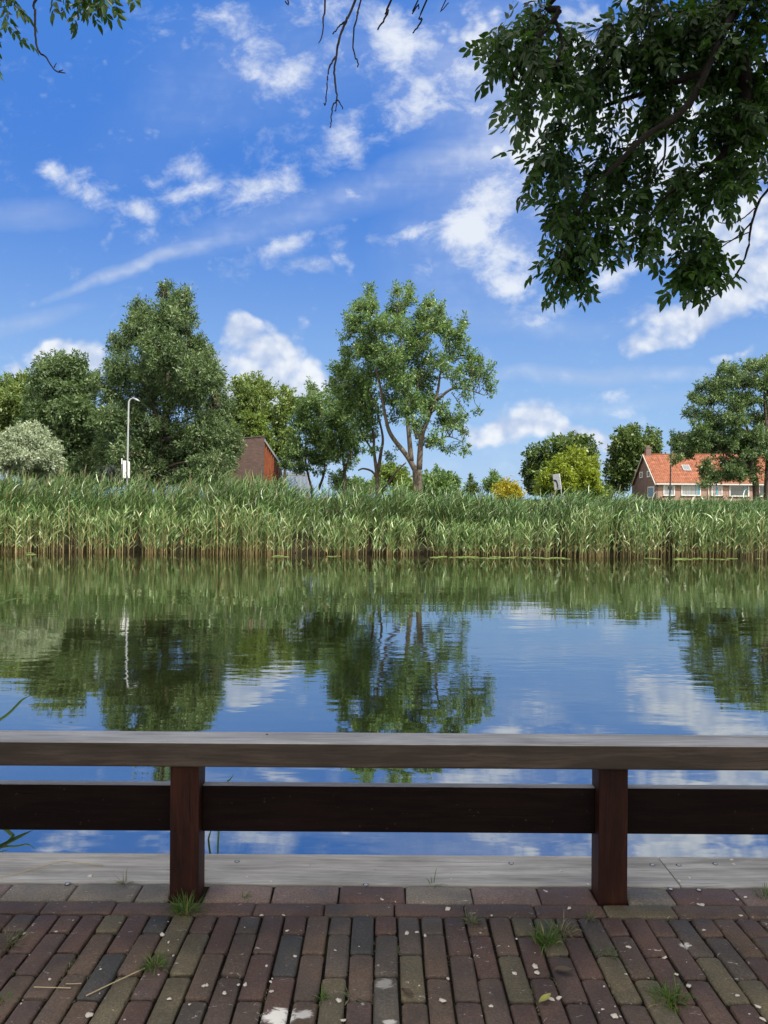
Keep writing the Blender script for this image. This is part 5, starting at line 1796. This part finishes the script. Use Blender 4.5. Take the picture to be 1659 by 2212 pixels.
    # gable openings
    def G(x0, x1, y0, y1, pane, name='window'):
        ya, yb_ = xg / UV(OX + x1 * S, OY + y0 * S)[0], xg / UV(OX + x0 * S, OY + y0 * S)[0]
        ym = 0.5 * (ya + yb_)
        za, zb = P(OX, OY + y1 * S, ym)[2] + xg * 0, P(OX, OY + y0 * S, ym)[2]
        dzr = (UV(OX + x0 * S, OY + y0 * S)[1] - UV(OX, OY + y0 * S)[1]) * ym
        za += dzr; zb += dzr
        t = 0.12
        bm = bmesh.new()
        xa, xb = xg - 0.07, xg - 0.003
        box(bm, (xa, ya, za), (xb, yb_, za + t)); box(bm, (xa, ya, zb - t), (xb, yb_, zb))
        box(bm, (xa, ya, za + t), (xb, ya + t * 1.6, zb - t)); box(bm, (xa, yb_ - t * 1.6, za + t), (xb, yb_, zb - t))
        fr = bm_obj(name, bm, M['white_paint'], e)
        bm = bmesh.new()
        box(bm, (xg - 0.03, ya + t * 1.6, za + t), (xg - 0.004, yb_ - t * 1.6, zb - t))
        bm_obj('pane', bm, pane, fr)
    G(318, 347, 420, 485, M['glass_sky'])
    G(395, 428, 408, 475, M['glass_sky'])
    G(403, 470, 575, 690, M['glass_dark'], 'garden_door')
    # roof windows
    ya, za = Y0 - 0.45, ze - 0.05
    dirv = np.array((0, Ym - ya, zr - za)); sl = np.linalg.norm(dirv); dirv /= sl
    nor = np.array((0, -dirv[2], dirv[1]))
    for (sx, f0, wd) in ((795, 0.50, 1.1), (1215, 0.62, 0.9)):
        xc = P(OX + sx * S, 1000, Ym - 2.4)[0]
        bm = bmesh.new()
        box(bm, (-wd / 2, -0.65, 0), (wd / 2, 0.65, 0.16), 0.02)
        Mx = Matrix(((1, 0, 0, xc), (0, dirv[1], nor[1], ya + dirv[1] * sl * f0 + nor[1] * 0.07), (0, dirv[2], nor[2], za + dirv[2] * sl * f0 + nor[2] * 0.07), (0, 0, 0, 1)))
        bmesh.ops.transform(bm, matrix=Mx, verts=bm.verts)
        sk = bm_obj('skylight', bm, M['zinc'], rf)
        bm = bmesh.new()
        box(bm, (-wd / 2 + 0.1, -0.55, 0.163), (wd / 2 - 0.1, 0.55, 0.175))
        bmesh.ops.transform(bm, matrix=Mx, verts=bm.verts)
        bm_obj('skylight_pane', bm, M['glass_sky'], sk)


build_house()

# ------------------------------------------------------------------ near reeds at the left, small plants and litter
def blade(geo, pts, w, tint, seg=6):
    c = curve(pts, seg)
    n = len(c)
    tan = unit(np.gradient(c, axis=0))
    view = unit(c - np.array((0, 0, CAMZ)))
    side = unit(np.cross(tan, view) + 0.15)
    wp = np.interp(np.linspace(0, 1, n), (0, 0.25, 0.7, 1), (0.6, 1, 0.8, 0.05))[:, None] * w / 2
    ridge = np.cross(side, tan) * wp * 0.35
    V = np.stack([c - side * wp, c + ridge, c + side * wp], axis=1).reshape(-1, 3)
    Q = []
    for k in range(n - 1):
        for j in (0, 1):
            Q.append((3 * k + j, 3 * k + j + 1, 3 * k + 4 + j, 3 * k + 3 + j))
    geo.add(V, Q, tint)


def near_reeds():
    d = 3.35
    base = P(-120, 1960, d)
    base[2] = ZW
    e = empty('reed_plant', base, 'near reed blades reaching in from the left edge behind the railing', 'reed')
    q = lambda x, y, dd=d: P(x, y, dd)
    g = Geo(); blade(g, [q(-60, 1700), q(-10, 1770), q(20, 1798), q(27, 1808), q(0, 1832), q(-30, 1850)], 0.016, 0.25); g.build('blade', M['reed'], e)
    g = Geo(); blade(g, [q(-40, 1850), q(5, 1826), q(40, 1808), q(72, 1793)], 0.019, 0.15); g.build('blade', M['reed'], e)
    g = Geo(); blade(g, [q(-30, 1840), q(10, 1829), q(35, 1828), q(60, 1824), q(78, 1836)], 0.009, 0.6); g.build('blade', M['reed'], e)
    g = Geo(); blade(g, [q(-30, 1870), q(0, 1842), q(20, 1836)], 0.006, 0.5); g.build('blade', M['reed'], e)
    g = Geo(); blade(g, [q(-80, 1640), q(-20, 1572), q(20, 1540), q(48, 1512), q(68, 1502)], 0.013, 0.45); g.build('blade', M['reed'], e)
    g = Geo(); blade(g, [q(-60, 1330), q(-10, 1308), q(25, 1294), q(60, 1292)], 0.010, 0.55); g.build('blade', M['reed'], e)
    g = Geo(); blade(g, [q(-60, 1335), q(0, 1345), q(30, 1355), q(62, 1369)], 0.012, 0.4); g.build('blade', M['reed'], e)
    g = Geo(); blade(g, [q(-50, 1370), q(-5, 1380), q(20, 1392)], 0.010, 0.4); g.build('blade', M['reed'], e)
    for (x0, x1, y1) in ((-125, -70, 1400), (-110, -50, 1650), (-130, -90, 1300)):
        c = curve([base + (rng.normal(0, 0.03), 0, -0.1), P((x0 + x1) / 2, 1750, d), P(x1, y1, d)], 5)
        V, Q = tube(c, np.linspace(0.006, 0.002, len(c)), 6)
        g = Geo()
        g.add(V, Q)
        g.build('stem', M['reed'], e, smooth=True)
    d2 = 3.0
    b2 = P(470, 1900, d2); b2[2] = ZW
    e2 = empty('reed_shoot', b2, 'single thin green reed tip showing between the rails right of the left post', 'reed')
    g = Geo()
    blade(g, [b2, P(472, 1800, d2), P(488, 1700, d2), P(497, 1684, d2), P(506, 1671, d2)], 0.008, 0.6)
    g.build('blade', M['reed'], e2)
    g = Geo()
    blade(g, [b2 + (0.002, 0, 0.05), P(452, 1830, d2), P(452, 1806, d2), P(460, 1786, d2)], 0.008, 0.3)
    g.build('blade', M['reed'], e2)


near_reeds()


def tuft(px, py, n, h, r, label, mat='grass', flat=0.5):
    p = gpos(px, py)
    nb = n
    a = rng.uniform(0, 2 * np.pi, nb)
    st = p + np.stack([np.cos(a), np.sin(a), 0 * a], -1) * (rng.uniform(0, 1, nb) * r)[:, None]
    st[:, 2] = -0.006
    d = np.stack([np.cos(a) * rng.uniform(0.1, flat * 2, nb), np.sin(a) * rng.uniform(0.1, flat * 2, nb), np.ones(nb)], -1) + rng.normal(0, 0.15, (nb, 3))
    V, Q, T = ribbons(st, d, 0.8 * h * rng.uniform(0.4, 1.15, nb), np.full(nb, 0.0028), rng.uniform(0.1, 0.7, nb), np.zeros((nb, 3)), np.clip(rng.normal(0.5, 0.25, nb), 0, 1), 4)
    o = quad_mesh('grass_tuft', V - p, Q, M[mat], None, T)
    o.location = p
    tag(o, label, 'grass tuft', 'grass tufts in the paving joints')
    V = None
    return o


tuft(400, 1968, 110, 0.085, 0.035, 'lush grass tuft at the foot of the left railing post')
tuft(335, 2090, 95, 0.06, 0.03, 'bright tuft by the pale bricks below the left post, a straw touching it')
tuft(10, 2035, 110, 0.05, 0.06, 'wide mossy grass patch at the left edge of the paving', 'grass_dry', 0.9)
tuft(3, 2162, 40, 0.035, 0.03, 'small tuft at the left edge near the bottom corner')
tuft(271, 1908, 26, 0.075, 0.012, 'thin wispy grey tuft on the grey plank left of the left post', 'grass_dry', 0.9)
tuft(1021, 1992, 60, 0.05, 0.02, 'grey-green tuft in the paving near the middle, below the edge bricks', 'grass_dry')
tuft(694, 2156, 26, 0.045, 0.012, 'tiny upright tuft near the bottom of the paving, left of the middle')
tuft(760, 2152, 18, 0.05, 0.02, 'dry sparse wisps right of the tiny upright tuft', 'grass_dry', 1.0)
tuft(934, 1912, 7, 0.07, 0.02, 'few single blades at the seam of plank and setts near the middle')
tuft(1180, 2034, 120, 0.075, 0.035, 'largest bright tuft left of the right post')
tuft(1212, 2010, 80, 0.06, 0.04, 'greyer spread tuft just above the largest bright tuft', 'grass_dry', 0.8)
tuft(1310, 2060, 45, 0.04, 0.025, 'small dark tuft below the right post')
tuft(1274, 1985, 24, 0.06, 0.012, 'thin tuft just left of the right post foot', 'grass_dry')
tuft(1445, 2158, 130, 0.065, 0.04, 'thick tuft in the lower right part of the paving with dry ends')
tuft(1388, 2098, 34, 0.025, 0.035, 'low mossy tuft in the joint between the right post and the lower right tuft', 'grass', 1.0)
tuft(1652, 1934, 40, 0.05, 0.03, 'tuft on the setts at the right edge')
tuft(527, 1938, 8, 0.045, 0.006, 'tiny blades on the pale setts right of the left post')


def straws():
    for (pl, r_, lab) in (([(186, 2156), (240, 2130), (313, 2096)], 0.0016, 'long pale straw lying across the pale bricks towards the bright tuft'),
                          ([(73, 2137), (110, 2138), (153, 2139)], 0.0014, 'short level straw near the left edge of the paving'),
                          ([(142, 2130), (160, 2130), (176, 2129)], 0.0012, 'tiny straw piece above the short level straw'),
                          ([(0, 1900), (60, 1884), (130, 1869), (164, 1867), (222, 1872)], 0.0014, 'thin dry grass stalk arching over the grey plank at the left')):
        pts = [gpos(x, y) + (0, 0, 0.006) for x, y in pl]
        if len(pl) > 3:
            pts[2][2] = 0.012
        V, Q = tube(curve(pts, 4), r_, 6)
        c = pts[1]
        o = quad_mesh('dry_straw', V - c, Q, M['straw'], None, None, None, True)
        o.location = c
        tag(o, lab, 'straw')
    for (x, y, ang, mat, lab, ln) in ((1177, 2166, 0.5, 'fallen', 'yellow-green fallen leaf lying near the bottom of the paving', 0.02), (1215, 2103, -0.4, 'brown_leaf', 'dark curled dead leaf below the largest bright tuft', 0.028),
                                       (880, 2152, -0.9, 'brown_leaf', 'dark shrivelled leaf on the joint near the middle of the paving', 0.022)):
        p = gpos(x, y)
        bm = bmesh.new()
        n = 6
        up = [bm.verts.new((ln * (t - 0.5) * 2, 0.0, 0.006 + 0.008 * t)) for t in np.linspace(0, 1, n)]
        lf = [bm.verts.new((ln * (t - 0.5) * 2, ln * 0.42 * math.sin(math.pi * t), 0.011 + 0.008 * t)) for t in np.linspace(0, 1, n)]
        rt = [bm.verts.new((ln * (t - 0.5) * 2, -ln * 0.42 * math.sin(math.pi * t), 0.009 + 0.006 * t)) for t in np.linspace(0, 1, n)]
        for k in range(n - 1):
            for s_ in (lf, rt):
                bm.faces.new((up[k], up[k + 1], s_[k + 1], s_[k]))
        bmesh.ops.remove_doubles(bm, verts=bm.verts, dist=0.0005)
        o = bm_obj('fallen_leaf', bm, M[mat])
        o.location = p
        o.rotation_euler = (0, 0, ang)
        tag(o, lab, 'leaf')


straws()


def shells():
    protos = []
    r2 = np.random.default_rng(11)
    for k in range(5):
        bm = bmesh.new()
        bmesh.ops.create_icosphere(bm, subdivisions=2, radius=0.006)
        for v in bm.verts:
            f = 1 + 0.35 * math.sin(v.co.x * 700 + k * 2) * math.cos(v.co.y * 600 + k)
            v.co = Vector((v.co.x * 1.3 * f, v.co.y * (0.7 + 0.1 * k) * f, max(-0.001, v.co.z * 0.45)))
        me = bpy.data.meshes.new('shell_fragment')
        bm.to_mesh(me); bm.free()
        me.materials.append(M['shell'])
        for p in me.polygons: p.use_smooth = True
        protos.append(me)
    big = [(350, 2020, 1.6), (195, 1894, 1.5), (533, 1896, 1.0), (975, 1900, .9), (1212, 1883, 1.2), (1270, 1911, .9), (967, 1964, 1.6), (825, 1944, 1.2), (879, 2017, 1.5), (900, 2015, 1.2), (918, 2022, 1.2),
           (440, 2131, 1.2), (447, 2129, 1.2), (530, 2128, 1.5), (515, 2129, 1.0), (587, 2143, 1.2), (366, 2159, 1.2), (194, 2194, 1.8), (485, 2146, 1.2), (364, 2037, 1.0), (374, 2066, 1.0), (955, 2163, 2.0), (968, 2116, 1.2),
           (1060, 2175, 1.2), (1155, 2089, 1.9), (1155, 2087, 1.5), (1160, 2102, 1.6), (1112, 2104, 1.3), (1161, 2104, 1.2), (1357, 2047, 1.6), (1436, 2070, 1.4), (1461, 2106, 1.1), (1510, 1955, 1.2), (1517, 1956, 1.4), (1490, 1898, 1.4),
           (1467, 1904, 1.6), (1592, 1944, 1.1), (1610, 1939, 1.0), (1207, 2157, 1.6), (1192, 2160, 1.5), (1328, 2196, 1.6), (1488, 2131, 1.3), (1592, 2152, 1.2), (1637, 2176, 1.4), (1648, 2203, 1.5), (1230, 1963, 1.5), (1062, 1979, 1.1),
           (565, 1978, 1.1), (612, 1978, 1.0), (620, 2012, 1.0), (637, 2067, 1.1), (585, 2122, .9), (731, 2162, 1.5), (741, 2206, 1.4), (586, 1905, .9), (1580, 1858, 1.2), (1585, 1868, 1.2), (1520, 2010, 1.0), (1600, 1979, 1.1)]
    for _ in range(36):
        big.append((r2.uniform(5, 1655), r2.uniform(1985, 2205), r2.uniform(0.35, 0.9)))
    for (x, y, s) in big:
        o = bpy.data.objects.new('shell_fragment', protos[int(r2.integers(0, 5))])
        link(o)
        p = gpos(x, y)
        o.location = (p[0], p[1], 0.002)
        o.rotation_euler = (r2.uniform(-0.2, 0.2), r2.uniform(-0.2, 0.2), r2.uniform(0, 6.28))
        o.scale = (s * 0.72, s * 0.72, s * 0.72)
        tag(o, 'small white broken shell lying loose on the quay paving', 'shell', 'shell fragments on the paving')
    # two specks lying on the rail
    for (x, y, m, lab) in ((183, 1588, 'shell', 'white speck of shell lying on the top rail at the left'), (577, 1587, 'hole', 'dark speck lying on the top rail between the post and the middle')):
        u, v = UV(x, y)
        d = (CAMZ - ZRAIL) / -v
        o = bpy.data.objects.new('speck', protos[0].copy())
        o.data.materials.clear(); o.data.materials.append(M[m])
        link(o)
        o.location = (u * d, d, ZRAIL + 0.001)
        o.scale = (0.6, 0.6, 0.6)
        tag(o, lab, 'speck')


shells()


def joint_litter():
    """grit in the joints, and creeping moss and seedlings along some of them"""
    n = 2600
    W, L = 0.0695, 0.2085
    col = rng.integers(-42, 43, n)
    onlong = rng.random(n) < 0.62
    x = np.where(onlong, -0.020 + col * W + rng.normal(0, 0.0022, n), -0.020 + (col + rng.random(n)) * W)
    yl = rng.uniform(0, 0.85, n)
    k = np.floor(yl / L) * L
    yj = k + np.where(np.floor((x + 0.020) / W).astype(int) % 2 != 0, 0.0, L / 2) + rng.normal(0, 0.0022, n)
    y = Y_EDGE - np.where(onlong, yl, yj)
    ok = y < Y_EDGE
    x, y = x[ok], y[ok]
    n = len(x)
    c = np.stack([x, y, rng.uniform(-0.007, -0.001, n)], -1)
    s_ = rng.uniform(0.0009, 0.0026, n)
    oct_ = np.array([(1, 0, 0), (0, 1, 0), (-1, 0, 0), (0, -1, 0), (0, 0, 0.8), (0, 0, -0.8)])
    V = c[:, None, :] + (oct_[None] * rng.uniform(0.6, 1.4, (n, 6, 1))) * s_[:, None, None]
    q = np.array([(0, 1, 4, 4), (1, 2, 4, 4), (2, 3, 4, 4), (3, 0, 4, 4)])
    # a four-sided pebble drawn as two folded quads above and two below
    q = np.array([(0, 1, 2, 4), (2, 3, 0, 4), (0, 3, 2, 5), (2, 1, 0, 5)])
    Q = (q[None] + (np.arange(n) * 6)[:, None, None]).reshape(-1, 4)
    o = quad_mesh('joint_grit', V.reshape(-1, 3), Q, M['grit'], None, np.repeat(rng.random(n), 6))
    tag(o, 'pale grit lying in the dark joints between the pavers', 'grit', kind='stuff')
    xs = -0.020 + rng.integers(-40, 41, 70) * W
    ys = Y_EDGE - rng.uniform(0, 0.7, 70)
    st, hh = [], []
    for a, b in zip(xs, ys):
        m = int(rng.integers(5, 26))
        ln = rng.uniform(0.01, 0.07)
        st.append(np.stack([a + rng.normal(0, 0.0025, m), np.minimum(b + rng.uniform(-ln, ln, m), Y_EDGE), np.full(m, -0.007)], -1))
        hh.append(np.full(m, rng.uniform(0.006, 0.018)))
    st, hh = np.concatenate(st), np.concatenate(hh)
    m = len(st)
    V, Q, T = ribbons(st, rng.normal(0, 0.6, (m, 3)) + np.array((0, 0, 1.0)), hh * rng.uniform(0.5, 1.3, m), np.full(m, 0.0022), rng.uniform(0.2, 0.8, m), np.zeros((m, 3)), rng.random(m), 3)
    o = quad_mesh('joint_weeds', V, Q, M['grass_dry'], None, T)
    tag(o, 'tiny weeds and moss creeping along the paving joints', 'weeds', kind='stuff')


M['grit'] = leaf_mat('joint grit', [(0.0, (0.06, 0.05, 0.04)), (0.6, (0.16, 0.14, 0.115)), (1.0, (0.42, 0.40, 0.36))], 0.0, 0.8)
joint_litter()
